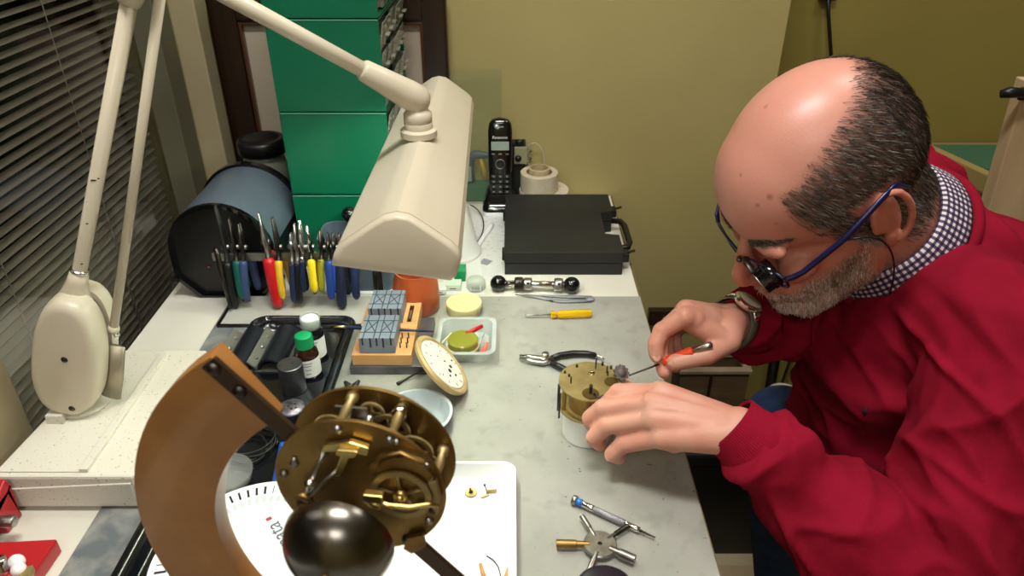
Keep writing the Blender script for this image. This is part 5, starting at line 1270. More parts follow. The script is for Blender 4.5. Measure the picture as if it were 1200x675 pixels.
for s in (1, -1):
    b.capsule((-.008, s * .058, -.035), (.010, s * .052, -.075), .018, .016); b.capsule((.010, s * .052, -.075), (.072, s * .018, -.104), .016, .017)
    ell((.066, s * .042, -.022), (.022, .019, .016)); ell((.0795, s * .027, .015), (.0125, .031, .011)); ell((.068, s * .029, -.004), (.0140, .0150, .0125))
    ell((.074, s * .022, -.055), (.020, .022, .022))
    # ear
    for q in range(1):
        C0 = V((-.016, s * .082, -.004)); hel = []
        for t_ in range(13):
            a = math.radians(200 - t_ * 24); hel.append(C0 + V((-math.cos(a) * .0165 - math.sin(a) * .004, s * (.0040 + math.cos(a) * .0050), math.sin(a) * .029 + .003)))
        b.sweep(hel, .0038, seg=10)
        b.sphere(C0 + V((.000, -s * .0015, .001)), 1.0, sc=(.0145, .0045, .0265), seg=20, R=Matrix.Rotation(s * .28, 3, 'Z')); b.capsule(C0 + V((.006, 0, -.020)), C0 + V((.008, -s * .001, -.029)), .0065, .0055)
        b.capsule(C0 + V((.013, -s * .003, .004)), C0 + V((.015, -s * .003, -.008)), .0045, .0045)
ell((.080, 0, -.100), (.020, .024, .017))
b.capsule((.087, 0, .006), (.110, 0, -.028), .0085, .0115); ell((.111, 0, -.0325), (.0115, .0125, .0105))
for s in (1, -1): ell((.102, s * .0125, -.036), (.0095, .0075, .0080))
ell((.093, 0, -.064), (.013, .026, .0075)); ell((.090, 0, -.076), (.012, .022, .0072)); ell((.086, 0, -.055), (.017, .024, .012))
b.v = [HM @ p for p in b.v]
nk0 = hp(-.030, 0, -.045)
b.capsule(nk0, NB, .062 * HS, .066); b.capsule(hp(-.05, 0, -.01), NB + V((.02, .004, .0)), .050, .058); b.capsule(hp(.02, 0, -.07), NB + V((-.03, -.004, -.03)), .036, .05)
# hidden core of the torso and arms keeps the body one surface
SL, SR = V((.500, .605, .168)), V((.545, .945, .172))
EL, ER = V((.412, .462, -.030)), V((.485, .915, .005))
WL, WR = V((0.2292, 0.5701, 0.0925)), V((0.2639, 0.7396, 0.1110))
CH, HIP = V((.540, .775, .080)), V((.665, .765, -.300))
b.capsule(NB, CH, .055, .10); b.capsule(CH, HIP, .10, .10)
for s_, e_, w_ in ((SL, EL, WL), (SR, ER, WR)):
    b.capsule(CH, s_, .07, .050); b.capsule(s_, e_, .050, .040); b.capsule(e_, w_, .038, .0255)
def finger(pts, r0=.0094, r1=.0076):
    n = len(pts) - 1
    for i in range(n):
        ra = r0 + (r1 - r0) * i / n; rb_ = r0 + (r1 - r0) * (i + 1) / n
        b.capsule(pts[i], pts[i + 1], ra, rb_, seg=14)
        if 0 < i: b.sphere(pts[i], ra * 1.05, seg=14)
# left hand (near): steadies the movement
LH = dict(i=[(0.1570, 0.6163, 0.1050), (0.1156, 0.6327, 0.0920), (0.1021, 0.6308, 0.0752), (0.1011, 0.6341, 0.0607)], m=[(0.1454, 0.6009, 0.1031), (0.0982, 0.6211, 0.0800), (0.0857, 0.6260, 0.0617), (0.0896, 0.6327, 0.0472)], r=[(0.1454, 0.5874, 0.0944), (0.1011, 0.6067, 0.0675), (0.0886, 0.6077, 0.0501), (0.0963, 0.6115, 0.0376)], p=[(0.1541, 0.5730, 0.0819), (0.1184, 0.5913, 0.0559), (0.1079, 0.5913, 0.0415), (0.1156, 0.5951, 0.0338)])
for k_, p_ in LH.items():
    finger(p_, .0112 if k_ in 'im' else .0104, .0086)
    b.capsule(WL + V((-.012, (V(p_[0]).y - .587) * .45, 0)), p_[0], .0200, .0132, seg=16)
for a_, c_ in (('i', 'm'), ('m', 'r'), ('r', 'p')): b.capsule(V(LH[a_][0]) + V((.012, 0, -.006)), V(LH[c_][0]) + V((.012, 0, -.006)), .0128, .0120)
finger([(0.2042, 0.6019, 0.0819), (0.1656, 0.6433, 0.0684), (0.1444, 0.6625, 0.0636), (0.1334, 0.6799, 0.0617)], .0135, .0095)
b.capsule((0.2167, 0.5826, 0.0858), (0.1695, 0.6375, 0.0704), .019, .0140)
# right hand (far): holds the screwdriver
RH = dict(i=[(0.1916, 0.6914, 0.1522), (0.1680, 0.6876, 0.1358), (0.1603, 0.6780, 0.1243), (0.1613, 0.6722, 0.1137)], m=[(0.1984, 0.7107, 0.1484), (0.1714, 0.7001, 0.1262), (0.1676, 0.6828, 0.1069), (0.1714, 0.6674, 0.0944)], r=[(0.2061, 0.7290, 0.1368), (0.1810, 0.7222, 0.1108), (0.1810, 0.7040, 0.0925), (0.1887, 0.6876, 0.0877)], p=[(0.2176, 0.7434, 0.1243), (0.1945, 0.7396, 0.0992), (0.1945, 0.7222, 0.0858), (0.2022, 0.7078, 0.0819)])
for k_, p_ in RH.items():
    finger(p_, .0112 if k_ in 'im' else .0104, .0086)
    b.capsule(WR + V((-.008, (V(p_[0]).y - .715) * .4, 0)), p_[0], .0190, .0130, seg=16)
for a_, c_ in (('i', 'm'), ('m', 'r'), ('r', 'p')): b.capsule(V(RH[a_][0]) + V((.012, .003, -.006)), V(RH[c_][0]) + V((.012, .003, -.006)), .0128, .0120)
finger([(0.2465, 0.6895, 0.1204), (0.2176, 0.6683, 0.1166), (0.1810, 0.6645, 0.1094)], .0125, .0098)
b.capsule((0.2562, 0.7222, 0.1233), (0.2446, 0.6895, 0.1214), .019, .0150); b.capsule((0.2350, 0.6895, 0.1243), (0.2003, 0.6953, 0.1435), .0135, .0125)
body = blend(b, .0022, 5, .5)
bm = bmesh.new(); bm.from_mesh(body)
sel = []
for v in bm.verts:
    l = HMI @ v.co
    if l.length < .16 and l.z > .022 and not (abs(l.y) > .074 and -.045 < l.x < .012 and l.z < .04): sel.append(v)
sel2 = [v for v in bm.verts if (lambda l: l.length < .16 and l.x > .03 and -.018 < l.z < .04 and abs(l.y) > .012)(HMI @ v.co)]
for _ in range(10): bmesh.ops.smooth_vert(bm, verts=sel2, factor=.5, use_axis_x=True, use_axis_y=True, use_axis_z=True)
for _ in range(40): bmesh.ops.smooth_vert(bm, verts=sel, factor=.6, use_axis_x=True, use_axis_y=True, use_axis_z=True)
bm.to_mesh(body); bm.free()
for p_ in body.polygons: p_.use_smooth = True
# colour zones
def hairzone(l):
    # l: head-local point; True where the horseshoe of hair grows
    d = (l - V((-.012, 0, .036))); d = V((d.x / .101, d.y / .0785, d.z / .093)).normalized()
    ax = V((.42, 0, .907)).normalized(); an = math.degrees(math.acos(max(-1, min(1, d.dot(ax)))))
    x = l.x
    if l.z < -.03 and x > -.03: return 0
    if l.z < -.075: return 0
    front = .060 - max(0, .045 - l.z) * .55 + .004 * noise.noise(l * 90)
    if x > front: return 0
    if -.040 < x < .014 and -.036 < l.z < .032 and abs(l.y) > .0745: return 0
    lim = 61 - 19 * abs(d.y) + 3 * noise.noise(l * 60)
    if an < lim: return 0
    return min(1, (an - lim) / 22, (front - x) / .016, (l.z + .075) / .02)
def beardzone(l):
    if l.z > -.032 or l.x < .004 or l.z < -.135: return 0
    if abs(l.y) < .014 and l.z > -.050: return 0
    if abs(l.y) > .075: return 0
    lipd = abs(l.z + .070)
    if abs(l.y) < .020 and lipd < .009 and l.x > .088: return .15
    up = -.052 if abs(l.y) < .03 else -.060 + (abs(l.y) - .03) * .9
    return max(0, min(1, (up - l.z) / .012)) * (min(1, (l.x - .004) / .02))
ca = body.color_attributes.new('tint', 'FLOAT_COLOR', 'POINT')
base = V(lin('#bf7e6c')[:3]); hand = V(lin('#d09b88')[:3]); scalp = V(lin('#4b4038')[:3]); beard = V(lin('#9c8a7c')[:3]); red = V(lin('#b56652')[:3]); ruddy = V(lin('#c9846e')[:3]); spot = V(lin('#7a4634')[:3])
hbv = BVHTree.FromPolygons([v.co for v in body.vertices], [tuple(p.vertices) for p in body.polygons]); SP = []
for x_, y_, r_ in ((902, 231, .0024), (888, 241, .0016), (920, 236, .0020), (922, 248, .0015), (897, 125, .0016), (910, 262, .0013), (868, 205, .0012)):
    q_ = hbv.ray_cast(V((0, 0, H)), ray(x_, y_).normalized())
    if q_[0]: SP.append((q_[0], r_))
hairroots, beardroots = [], []
cg = body.color_attributes.new('gloss', 'FLOAT_COLOR', 'POINT')
vn = [V(n_.vector) for n_ in body.vertex_normals]
for i, v in enumerate(body.vertices):
    l = HMI @ v.co
    if l.length < .150 or (l.length < .23 and v.co.z > .17 and v.co.x > .3):
        nz = noise.noise(v.co * 35) * .5 + noise.noise(v.co * 120) * .25
        c = base.lerp(ruddy, .5 + nz)
        if l.z > .03: c = c.lerp(V(lin('#cf907f')[:3]), min(1, (l.z - .03) / .06) * .8)
        if l.x > .085 and abs(l.y) < .022 and -.055 < l.z < .0: c = c.lerp(red, .55)
        if abs(l.y) > .079: c = c.lerp(red, .5)
        if .05 < l.x < .095 and .02 < abs(l.y) < .06 and -.045 < l.z < -.01: c = c.lerp(red, .35)
        h = hairzone(l); bz = beardzone(l)
        if h > 0 and abs(l.y) < .081: c = c.lerp(scalp, min(1, h * 1.2) * .75)
        if bz > 0: c = c.lerp(beard, bz * .6)
        for sp, r_ in SP:
            if (v.co - sp).length < r_ * 1.5: c = c.lerp(spot, .75 * (1 - (v.co - sp).length / (r_ * 2)))
        if h > 0 and abs(l.y) < .084: hairroots.append((v.co.copy(), vn[i].copy(), h))
        if bz > 0: beardroots.append((v.co.copy(), vn[i].copy(), bz, l))
    else:
        nz = noise.noise(v.co * 45) * .6
        c = hand.lerp(ruddy, max(0, min(1, .35 + nz)))
        for dct in (LH, RH):
            for p_ in dct.values():
                for q_ in p_[:2]:
                    dd = (v.co - V(q_)).length
                    if dd < .014: c = c.lerp(red, .30 * (1 - dd / .014))
    g_ = .45 * max(0, min(1, (l.z - .05) / .04)) if l.length < .16 else .03
    ca.data[i].color = (c.x, c.y, c.z, 1); cg.data[i].color = (g_, g_, g_, 1)
skin = mat('skin', '#c48a70', .48, sss=.12, bump=.12, bscale=420, coat=.05)
nt = skin.node_tree; at_ = nt.nodes.new('ShaderNodeAttribute'); at_.attribute_name = 'tint'; nt.links.new(at_.outputs['Color'], nt.nodes['Principled BSDF'].inputs['Base Color'])
nt.nodes['Principled BSDF'].inputs['Coat Roughness'].default_value = .34; ag_ = nt.nodes.new('ShaderNodeAttribute'); ag_.attribute_name = 'gloss'; nt.links.new(ag_.outputs['Fac'], nt.nodes['Principled BSDF'].inputs['Coat Weight'])
# knuckle / tendon relief on the hands
for i, v in enumerate(body.vertices):
    co = v.co
    if co.x < .30 and co.z < .16 and co.y < .80:
        d = 0
        for dct, w_ in ((LH, WL), (RH, WR)):
            for p_ in dct.values():
                a0 = V(p_[0]); ab = w_ - a0; t_ = (co - a0).dot(ab) / ab.length_squared
                if -.1 < t_ < .9:
                    dd = (co - a0 - ab * t_); 
                    if dd.length < .017 and dd.z > 0: d += .0011 * math.exp(-((dd - V((0, 0, dd.z))).length / .0028) ** 2)
                for q_ in p_[1:3]:
                    dd = (co - V(q_)).length
                    if dd < .0135: d += .0004 * math.sin(dd * 2600) * .5
        if d: v.co = co + vn[i] * d
body.materials.append(skin)
person = link('person', body)
person['label'] = 'balding man in a red sweater bent over the bench working on a brass movement'; person['category'] = 'person'

def strands(roots, count, lmin, lmax, wid, flow, mats, pick, up=.35, seedv=1, rand=.35, curl=0):
    rnd = random.Random(seedv); vs = []; fs = []; mi = []
    for _ in range(count):
        r_ = rnd.choice(roots)
        if rnd.random() > r_[2] ** .7: continue
        p, n_ = r_[0], r_[1]
        p = p + V([rnd.uniform(-.0015, .0015) for _ in range(3)])
        f_ = flow(p); t_ = (f_ - n_ * f_.dot(n_)); t_ = t_.normalized() if t_.length > 1e-5 else n_.orthogonal()
        t_ = (t_ + V([rnd.uniform(-rand, rand) for _ in range(3)])).normalized(); s_ = n_.cross(t_).normalized()
        L_ = rnd.uniform(lmin, lmax); d1 = (t_ + n_ * up).normalized(); d2 = (t_ + n_ * up * .2 - n_ * .12).normalized()
        p0 = p - n_ * .0006; p1 = p0 + d1 * L_ * .5; p2 = p1 + d2 * L_ * .5
        w_ = wid * rnd.uniform(.7, 1.2); o_ = len(vs)
        for pp_, ww in ((p0, w_), (p1, w_ * .8)):
            vs += [pp_ + s_ * ww, pp_ - s_ * ww * .5 + n_ * ww * .8, pp_ - s_ * ww * .5 - n_ * ww * .8]
        vs.append(p2)
        for k_ in range(3):
            j = (k_ + 1) % 3; fs.append((o_ + k_, o_ + j, o_ + 3 + j, o_ + 3 + k_)); fs.append((o_ + 3 + k_, o_ + 3 + j, o_ + 6))
        q_ = pick(p, rnd); mi += [q_] * 6
    me = bpy.data.meshes.new('strands'); me.from_pydata([tuple(v) for v in vs], [], fs)
    for m_ in mats: me.materials.append(m_)
    me.polygons.foreach_set('material_index', mi); me.update()
    return me
hm = [mat('hair_dark', '#2f2720', .6), mat('hair_brown', '#47403a', .7), mat('hair_grey', '#8b877f', .7)]
def hflow(p):
    l = HMI @ p
    d = V((-.55, 0, -.8)) if l.x > -.06 else V((-.1, 0, -1))
    return (HM.to_3x3() @ d).normalized()
def hpick(p, r_):
    l = HMI @ p; g = .10 + (.35 if l.x > .0 and l.z < .05 else 0) + (.3 if l.z < -.02 else 0)
    return 2 if r_.random() < g else (1 if r_.random() < .4 else 0)
me = strands(hairroots, 42000, .008, .015, .00024, hflow, hm, hpick, .13, 1, .22)
link('hair', me, person, 'short dark hair greying at the temples, bald on top')
bm_ = [mat('beard_white', '#ddd8cf', .5), mat('beard_grey', '#8a7e72', .5), mat('beard_brown', '#5e4a3b', .5)]
def bpick(p, r_):
    l = HMI @ p; w_ = .85 if (l.x > .05) else .25
    return 0 if r_.random() < w_ else (1 if r_.random() < .6 else 2)
def bflow(p): return (HM.to_3x3() @ V((.25, 0, -1))).normalized()
rt2 = [(a, n_, c) for a, n_, c, l in beardroots]
me = strands(rt2, 16000, .0035, .0070, .00024, bflow, bm_, bpick, .6, 2, .4)
link('beard', me, person, 'short grizzled beard, whitest on the chin')
for s in (1, -1):
    br_ = []
    bv = BVHTree.FromPolygons([v.co for v in body.vertices], [tuple(p.vertices) for p in body.polygons]) if s == 1 else bv
    rb_ = random.Random(11)
    for q in range(260):
        t_ = q / 259; o_ = hp(.13, s * (.014 + .038 * t_), .018 + .009 * math.sin(t_ * 2.4) + rb_.uniform(-1, 1) * .0045 * (1 - t_ * .7)); d_ = (HM.to_3x3() @ V((-1, 0, 0))).normalized()
        h_ = bv.ray_cast(o_, d_)
        if h_[0]: br_.append((h_[0], h_[1], 1))
    if br_:
        me = strands(br_, 700, .005, .010, .00026, lambda p: (HM.to_3x3() @ V((0, s, -.15))).normalized(), [hm[0], hm[1], bm_[1]], lambda p, r_: r_.choice([0, 1, 1, 2]), .3, 5, .25)
        link('eyebrow', me, person)
    m = MB(); m.sphere(hp(.0700, s * .0290, -.0045), .0120 * HS); ey = part('eye', m, mat('eye_white', '#cfc6bc', .2), person)
    m = MB(); ec = hp(.0700, s * .0290, -.0045); ed = (HM.to_3x3() @ V((.86, 0, -.5))).normalized(); m.lathe([(0, .0128), (.0035, .0126), (.0055, .0118), (.0055, .0105)], o=ec, ax=ed, seg=20); part('iris', m, mat('iris_brown', '#2d1d12', .2), ey)
for tip, pre in ((RH['i'][3], RH['i'][2]), ((0.1810, 0.6645, 0.1094), (0.2176, 0.6683, 0.1166)), (LH['p'][2], LH['p'][1])):
    tip, pre = V(tip), V(pre); d_ = (tip - pre).normalized(); up_ = (V((0, 0, H)) - tip).normalized(); up_ = (up_ - d_ * up_.dot(d_)).normalized(); sd = d_.cross(up_)
    Rm_ = Matrix((sd, d_, up_)).transposed()
    m = MB(); m.sphere(tip + d_ * .001 + up_ * .0066, 1, sc=(.0046, .0062, .0014), R=Rm_, seg=16); part('fingernail', m, mat('nail', '#dcae9b', .25), person)

# ---- sweater
b = MB()
def E_(c, r, R=None): b.sphere(c, 1.0, sc=r, seg=36, R=R)
ta = (NB - HIP).normalized(); 
Rt = Matrix.Rotation(math.radians(-14), 3, 'Y')
Rq = Rt
E_(CH + V((.005, 0, -.02)), (.145, .185, .15), Rq); E_(V((.565, .775, -.09)), (.155, .185, .16), Rq); E_(V((.615, .77, -.21)), (.165, .185, .13), Rq); E_(V((.655, .768, -.275)), (.160, .178, .09), Rq)
E_(V((.475, .775, .05)), (.10, .15, .10)); E_(V((.590, .775, .10)), (.12, .185, .12))
b.capsule(NB + V((.035, .0, -.045)), SL, .066, .078); b.capsule(NB + V((.035, .0, -.045)), SR, .066, .078); b.capsule(NB + V((.05, 0, -.03)), CH, .08, .12)
b.capsule(NB + V((.075, -.03, -.02)), NB + V((.075, .05, -.02)), .060, .060)
b.capsule(SL, SL.lerp(EL, .5), .079, .074); b.capsule(SL.lerp(EL, .5), EL, .074, .070); b.capsule(SR, ER, .078, .064)
b.capsule(EL, EL.lerp(WL, .45), .069, .058); b.capsule(EL.lerp(WL, .45), EL.lerp(WL, .86), .058, .0410); b.capsule(EL.lerp(WL, .2) + V((-.004, -.004, -.018)), EL.lerp(WL, .62) + V((-.004, -.006, -.012)), .060, .050)
b.capsule(ER, ER.lerp(WR, .45), .064, .052); b.capsule(ER.lerp(WR, .45), ER.lerp(WR, .88), .052, .0410)
b.capsule((.490, .73, .110), (.535, .745, -.15), .100, .135); b.capsule((.490, .83, .110), (.535, .80, -.15), .095, .135)
# gathered bulge above each cuff
dl_ = (EL - WL).normalized(); b.sphere(WL + dl_ * .062, .0440, seg=24); b.sphere(WL + dl_ * .062 + V((.004, -.004, .006)), .043, seg=24)
dr_ = (ER - WR).normalized(); b.sphere(WR + dr_ * .050, .0430, seg=24)
sw = blend(b, .0042, 9, .5)
import_axis = [(SL, EL, 0), (EL, WL, 1), (SR, ER, 0), (ER, WR, 1)]
def fold(x): return (1 - abs(math.sin(x * .5))) ** 1.6 * 1.6 - .55
sn = [V(n_.vector) for n_ in sw.vertex_normals]
for i, v in enumerate(sw.vertices):
    p = v.co.copy(); best = None
    for k_, (a, c, kind) in enumerate(import_axis):
        ab = c - a; t_ = max(0, min(1, (p - a).dot(ab) / ab.length_squared)); dd = (p - a - ab * t_).length
        if best is None or dd < best[0]: best = (dd, k_, t_, ab.normalized(), ab.length, a)
    dd, k_, t_, ax_, Ln, a = best; d = 0
    if dd < .095:
        w_ = max(0, min(1, (.095 - dd) / .02))
        s_ = t_ * Ln; rad = p - a - ax_ * (p - a).dot(ax_); e1_, e2_, _ = frame_from(ax_); an = math.atan2(rad.dot(e2_), rad.dot(e1_))
        warp = noise.noise(p * 9 + V((k_ * 7, 0, 0))) * 2.6
        if k_ in (1, 3):
            el = math.exp(-((t_ - .05) / .22) ** 2); wr = math.exp(-((t_ - .78) / .16) ** 2)
            d += w_ * (.0090 * el + .0070 * wr + .0035) * fold(s_ * 62 + 1.6 * math.sin(an + 1) + warp * 2.2)
        else:
            el = math.exp(-((t_ - .95) / .25) ** 2); sh_w = math.exp(-((t_ - .25) / .25) ** 2)
            d += w_ * (.0095 * el + .0060 * sh_w + .0035) * fold(s_ * 52 + 2.4 * math.sin(an) + warp * 2.4)
    q = V((p.x * 9, p.y * 5, p.z * 16 + p.x * 6)); rg_ = noise.noise(q)
    rg2 = noise.noise(V((p.x * 14 + p.z * 9, p.y * 6, p.z * 10 - p.x * 8)) + V((5, 3, 1)))
    d += .0075 * max(0, 1 - abs(rg_) * 4.5) ** 1.5 + .0055 * max(0, 1 - abs(rg2) * 5) ** 1.5 - .002 + .0016 * noise.noise(p * 40)
    nb = (p - NB).length
    d *= min(1, max(.15, (nb - .07) / .08))
    v.co = p + sn[i] * d
# smooth once more after folding
def relax(me, it=2):
    o = bpy.data.objects.new('tmp', me); C.objects.link(o); s = o.modifiers.new('s', 'SMOOTH'); s.iterations = it; s.factor = .5
    out = bpy.data.meshes.new_from_object(o.evaluated_get(bpy.context.evaluated_depsgraph_get())); bpy.data.objects.remove(o)
    return out

sw = relax(sw, 2)
wool = mat('red_wool', '#8e0f2a', .9, col2='#7c0b22', scale=14, bump=.35, bscale=1100, spec=.15)
sw.materials.clear(); sw.materials.append(wool)
for p_ in sw.polygons: p_.use_smooth = True
sweater = link('sweater', sw, person, 'dark red knitted sweater with ribbed cuffs')
def cuff(w0, ax_, r0, r1, L_, n_rib=84):
    x, y, d = frame_from(ax_); vs = []; fs = []; N = n_rib * 4
    prof_ = [(r0 - .0035, .002), (r0 - .001, 0), (r0, .002), (r0 + .001, L_ * .3), ((r0 + r1) / 2 + .001, L_ * .6), (r1, L_), (r1 - .006, L_)]
    for r_, h_ in prof_:
        for q in range(N):
            a = 2 * PI * q / N; rr_ = r_ + (.0005 if q % 4 in (1, 2) else 0); vs.append(w0 + d * h_ + (x * math.cos(a) + y * math.sin(a)) * rr_)
    for i in range(len(prof_) - 1):
        for q in range(N): j = (q + 1) % N; fs.append((i * N + q, i * N + j, (i + 1) * N + j, (i + 1) * N + q))
    m = MB(); m.add(vs, fs, None, True); return m
part('cuff', cuff(WL + dl_ * -.012, dl_, .0325, .0405, .052), wool, sweater); part('cuff', cuff(WR + dr_ * .018, dr_, .0325, .039, .032), wool, sweater)
# neckline rib + small embroidered mark
na = (nk0 - NB).normalized()
nx, ny, _ = frame_from(na, V((0, 1, 0)))
def ringpt(c, r_, a, h_): return c + (nx * math.cos(a) + ny * math.sin(a)) * r_ + na * h_
NC = NB + na * .012
m = MB(); m.sweep([ringpt(NC, .089, 2 * PI * q / 48, -.018 - .012 * math.cos(2 * PI * q / 48 - fa) * 0) for q in range(48)] if False else [ringpt(NC, .087, 2 * PI * q / 48, -.020) for q in range(48)], (.008, .010), seg=12, closed=True); part('neck_rib', m, wool, sweater)

# ---- checked shirt collar
gm = bpy.data.materials.new('gingham'); gm.use_nodes = True; nt = gm.node_tree; N = nt.nodes.new; Lk = nt.links.new
uv = N('ShaderNodeUVMap'); sp_ = N('ShaderNodeSeparateXYZ'); Lk(uv.outputs[0], sp_.inputs[0]); outs = []
for k_, fr_ in ((0, 1.0), (1, 1.0)):
    mm_ = N('ShaderNodeMath'); mm_.operation = 'FRACT'; Lk(sp_.outputs[k_], mm_.inputs[0]); m2 = N('ShaderNodeMath'); m2.operation = 'GREATER_THAN'; m2.inputs[1].default_value = .5; Lk(mm_.outputs[0], m2.inputs[0]); outs.append(m2)
ad_ = N('ShaderNodeMath'); ad_.operation = 'ADD'; Lk(outs[0].outputs[0], ad_.inputs[0]); Lk(outs[1].outputs[0], ad_.inputs[1]); hf = N('ShaderNodeMath'); hf.operation = 'MULTIPLY'; hf.inputs[1].default_value = .5; Lk(ad_.outputs[0], hf.inputs[0])
rp = N('ShaderNodeValToRGB'); rp.color_ramp.elements[0].color = lin('#d9d3d6'); rp.color_ramp.elements[1].color = lin('#141838'); e_ = rp.color_ramp.elements.new(.5); e_.color = lin('#5c4560')
Lk(hf.outputs[0], rp.inputs[0]); Lk(rp.outputs[0], nt.nodes['Principled BSDF'].inputs['Base Color']); nt.nodes['Principled BSDF'].inputs['Roughness'].default_value = .8
fwd_a = None
fdir = (V((-1, -.25, -.3)) - na * V((-1, -.25, -.3)).dot(na)).normalized(); fa = math.atan2(fdir.dot(ny), fdir.dot(nx))
def collar_mesh():
    bm = bmesh.new(); uvl = bm.loops.layers.uv.new('UVMap'); NQ = 120; rows = []
    prof_ = [(.0700, -.004, 0), (.0705, .010, .014), (.0715, .026, .030), (.0735, .0290, .033), (.0770, .0265, .037), (.0815, .014, .050), (.0860, -.002, .066), (.0880, -.010, .074)]
    for q in range(NQ + 1):
        t_ = q / NQ; a = fa + math.radians(14) + t_ * math.radians(332)
        row = []
        frontness = max(0, abs(t_ - .5) * 2 - .72) / .28
        for r_, h_, s_ in prof_:
            hh = h_ - .016 * frontness * (1 if s_ > .035 else .3); rr_ = r_ + .0015 * math.sin(a * 3) + .004 * frontness
            row.append((bm.verts.new(ringpt(NC, rr_, a, hh)), (t_ * 332 / 360 * 2 * PI * .078 / .0068, s_ / .0068)))
        rows.append(row)
    for i in range(NQ):
        for j in range(len(prof_) - 1):
            qd = [rows[i][j], rows[i + 1][j], rows[i + 1][j + 1], rows[i][j + 1]]
            f_ = bm.faces.new([x[0] for x in qd]); f_.smooth = True
            for lp, x in zip(f_.loops, qd): lp[uvl].uv = x[1]
    me = bpy.data.meshes.new('collar'); bm.to_mesh(me); bm.free()
    o = bpy.data.objects.new('tmp', me); C.objects.link(o); s = o.modifiers.new('s', 'SOLIDIFY'); s.thickness = .0012
    out = bpy.data.meshes.new_from_object(o.evaluated_get(bpy.context.evaluated_depsgraph_get())); bpy.data.objects.remove(o)
    out.materials.clear(); out.materials.append(gm); return out
link('shirt_collar', collar_mesh(), person, 'blue and white checked shirt collar')
# emblem on the chest
svb = BVHTree.FromPolygons([v.co for v in sw.vertices], [tuple(p.vertices) for p in sw.polygons])
o_ = V((0, 0, H)); d_ = ray(1014, 483).normalized(); h_ = svb.ray_cast(o_, d_)
if h_[0]:
    m = MB(); x_, y_, z_ = frame_from(h_[1]); c_ = h_[0]
    m.sweep([c_ + y_ * -.006, c_ + y_ * .001 + x_ * .001, c_ + y_ * .007 + x_ * -.001], [(.0015, .001), (.003, .001), (.001, .001)], seg=8); m.sweep([c_ + x_ * -.004, c_ + x_ * .004 + y_ * .003], (.0008, .0008), seg=6)
    part('chest_emblem', m, mat('emblem_thread', '#2d1622', .8), sweater)

# ---- jeans and shoes
b = MB()
HL, HR = V((.66, .665, -.315)), V((.665, .865, -.285)); KL, KR = V((.360, .430, -.330)), V((.440, .920, -.205))
AL, AR = V((.40, .45, -.74)), V((.56, 1.01, -.74))
b.sphere((.68, .765, -.33), 1.0, sc=(.16, .175, .10), seg=30)
for h_, k_, a_ in ((HL, KL, AL), (HR, KR, AR)):
    b.capsule(h_, k_, .088, .066); b.capsule(k_, a_, .064, .048)
jn = blend(b, .007, 6, .5); jn.materials.append(mat('denim', '#2f4a7c', .85, col2='#22365e', scale=30, bump=.3, bscale=900)); link('jeans', jn, person, 'blue denim jeans')
for a_ in (AL, AR):
    m = MB(); m.sweep([a_ + V((.05, 0, -.065)), a_ + V((.0, 0, -.050)), a_ + V((-.07, 0, -.066)), a_ + V((-.14, 0, -.078)), a_ + V((-.19, 0, -.083))], [(.030, .035), (.040, .055), (.046, .040), (.048, .028), (.036, .020)], ref=(0, 0, 1), seg=20); part('shoe', m, M['blackm'], person)

# ---- eyeglasses with clip-on loupe
gl = thing('eyeglasses', 'blue framed eyeglasses with black clip-on loupe worn by the man', 'eyeglasses', hp(.09, 0, 0))
bl = mat('blue_frame', '#0a1445', .3, coat=.3)
GX, GZ = .100, -.012
for s in (1, -1):
    pts = []
    for q in range(40):
        a = 2 * PI * q / 40; cx2 = math.copysign(abs(math.cos(a)) ** .75, math.cos(a)); sz2 = math.copysign(abs(math.sin(a)) ** .8, math.sin(a))
        y_ = s * .035 + cx2 * .027; pts.append(hp(GX - (abs(y_) / .065) ** 2 * .010, y_, GZ + sz2 * .0125))
    m = MB(); m.sweep(pts, (.0020, .0016), seg=8, closed=True); wp('rim', m, bl, gl)
    m = MB(); vs = [hp(GX - .003, s * .035, GZ)] + pts; m.add(vs, [(0, 1 + q, 1 + (q + 1) % 40) for q in range(40)], None, True); wp('lens', m, M['lens'] if 0 else clear('spectacle_lens', '#c8d4d8', .05, .85), gl)
    m = MB(); m.sweep([hp(.091, s * .062, GZ + .006), hp(.086, s * .069, GZ + .010), hp(.076, s * .0755, GZ + .014), hp(.03, s * .0845, .014), hp(-.014, s * .0880, .0305), hp(-.030, s * .083, .028), hp(-.044, s * .078, .008)], [(.0024, .0036)] * 4 + [(.0024, .0034)] * 2 + [(.0016, .0020)], ref=Uv, seg=10); tm = wp('temple', m, bl if s == 1 else bl, gl)
m = MB(); m.sweep([hp(GX - .001, .008, GZ + .004), hp(GX + .003, 0, GZ + .007), hp(GX - .001, -.008, GZ + .004)], .0020, seg=8); wp('bridge', m, bl, gl)
lc = hp(GX - .012, .042, GZ + .003); ld = (HM.to_3x3() @ V((1, -.10, -.12))).normalized()
lp_ = None
m = MB(); m.lathe([(.010, 0), (.0165, .001), (.0165, .012), (.0150, .0135), (.0150, .021), (.0135, .022), (.0125, .0215), (.0120, .004), (.010, .003)], o=lc, ax=ld, seg=36, closed=True); wp('loupe', m, M['blackg'], gl)
m = MB(); m.lathe([(.0128, .0205), (.0146, .0212), (.0146, .0224), (.0128, .0224)], o=lc, ax=ld, seg=36, closed=True); wp('loupe_rim', m, M['steel'], gl)
m = MB(); m.lathe([(0, .019), (.0126, .0192), (.0126, .0205), (0, .0207)], o=lc, ax=ld, seg=30); wp('loupe_lens', m, clear('spectacle_lens', '#c8d4d8', .05, .85), gl)
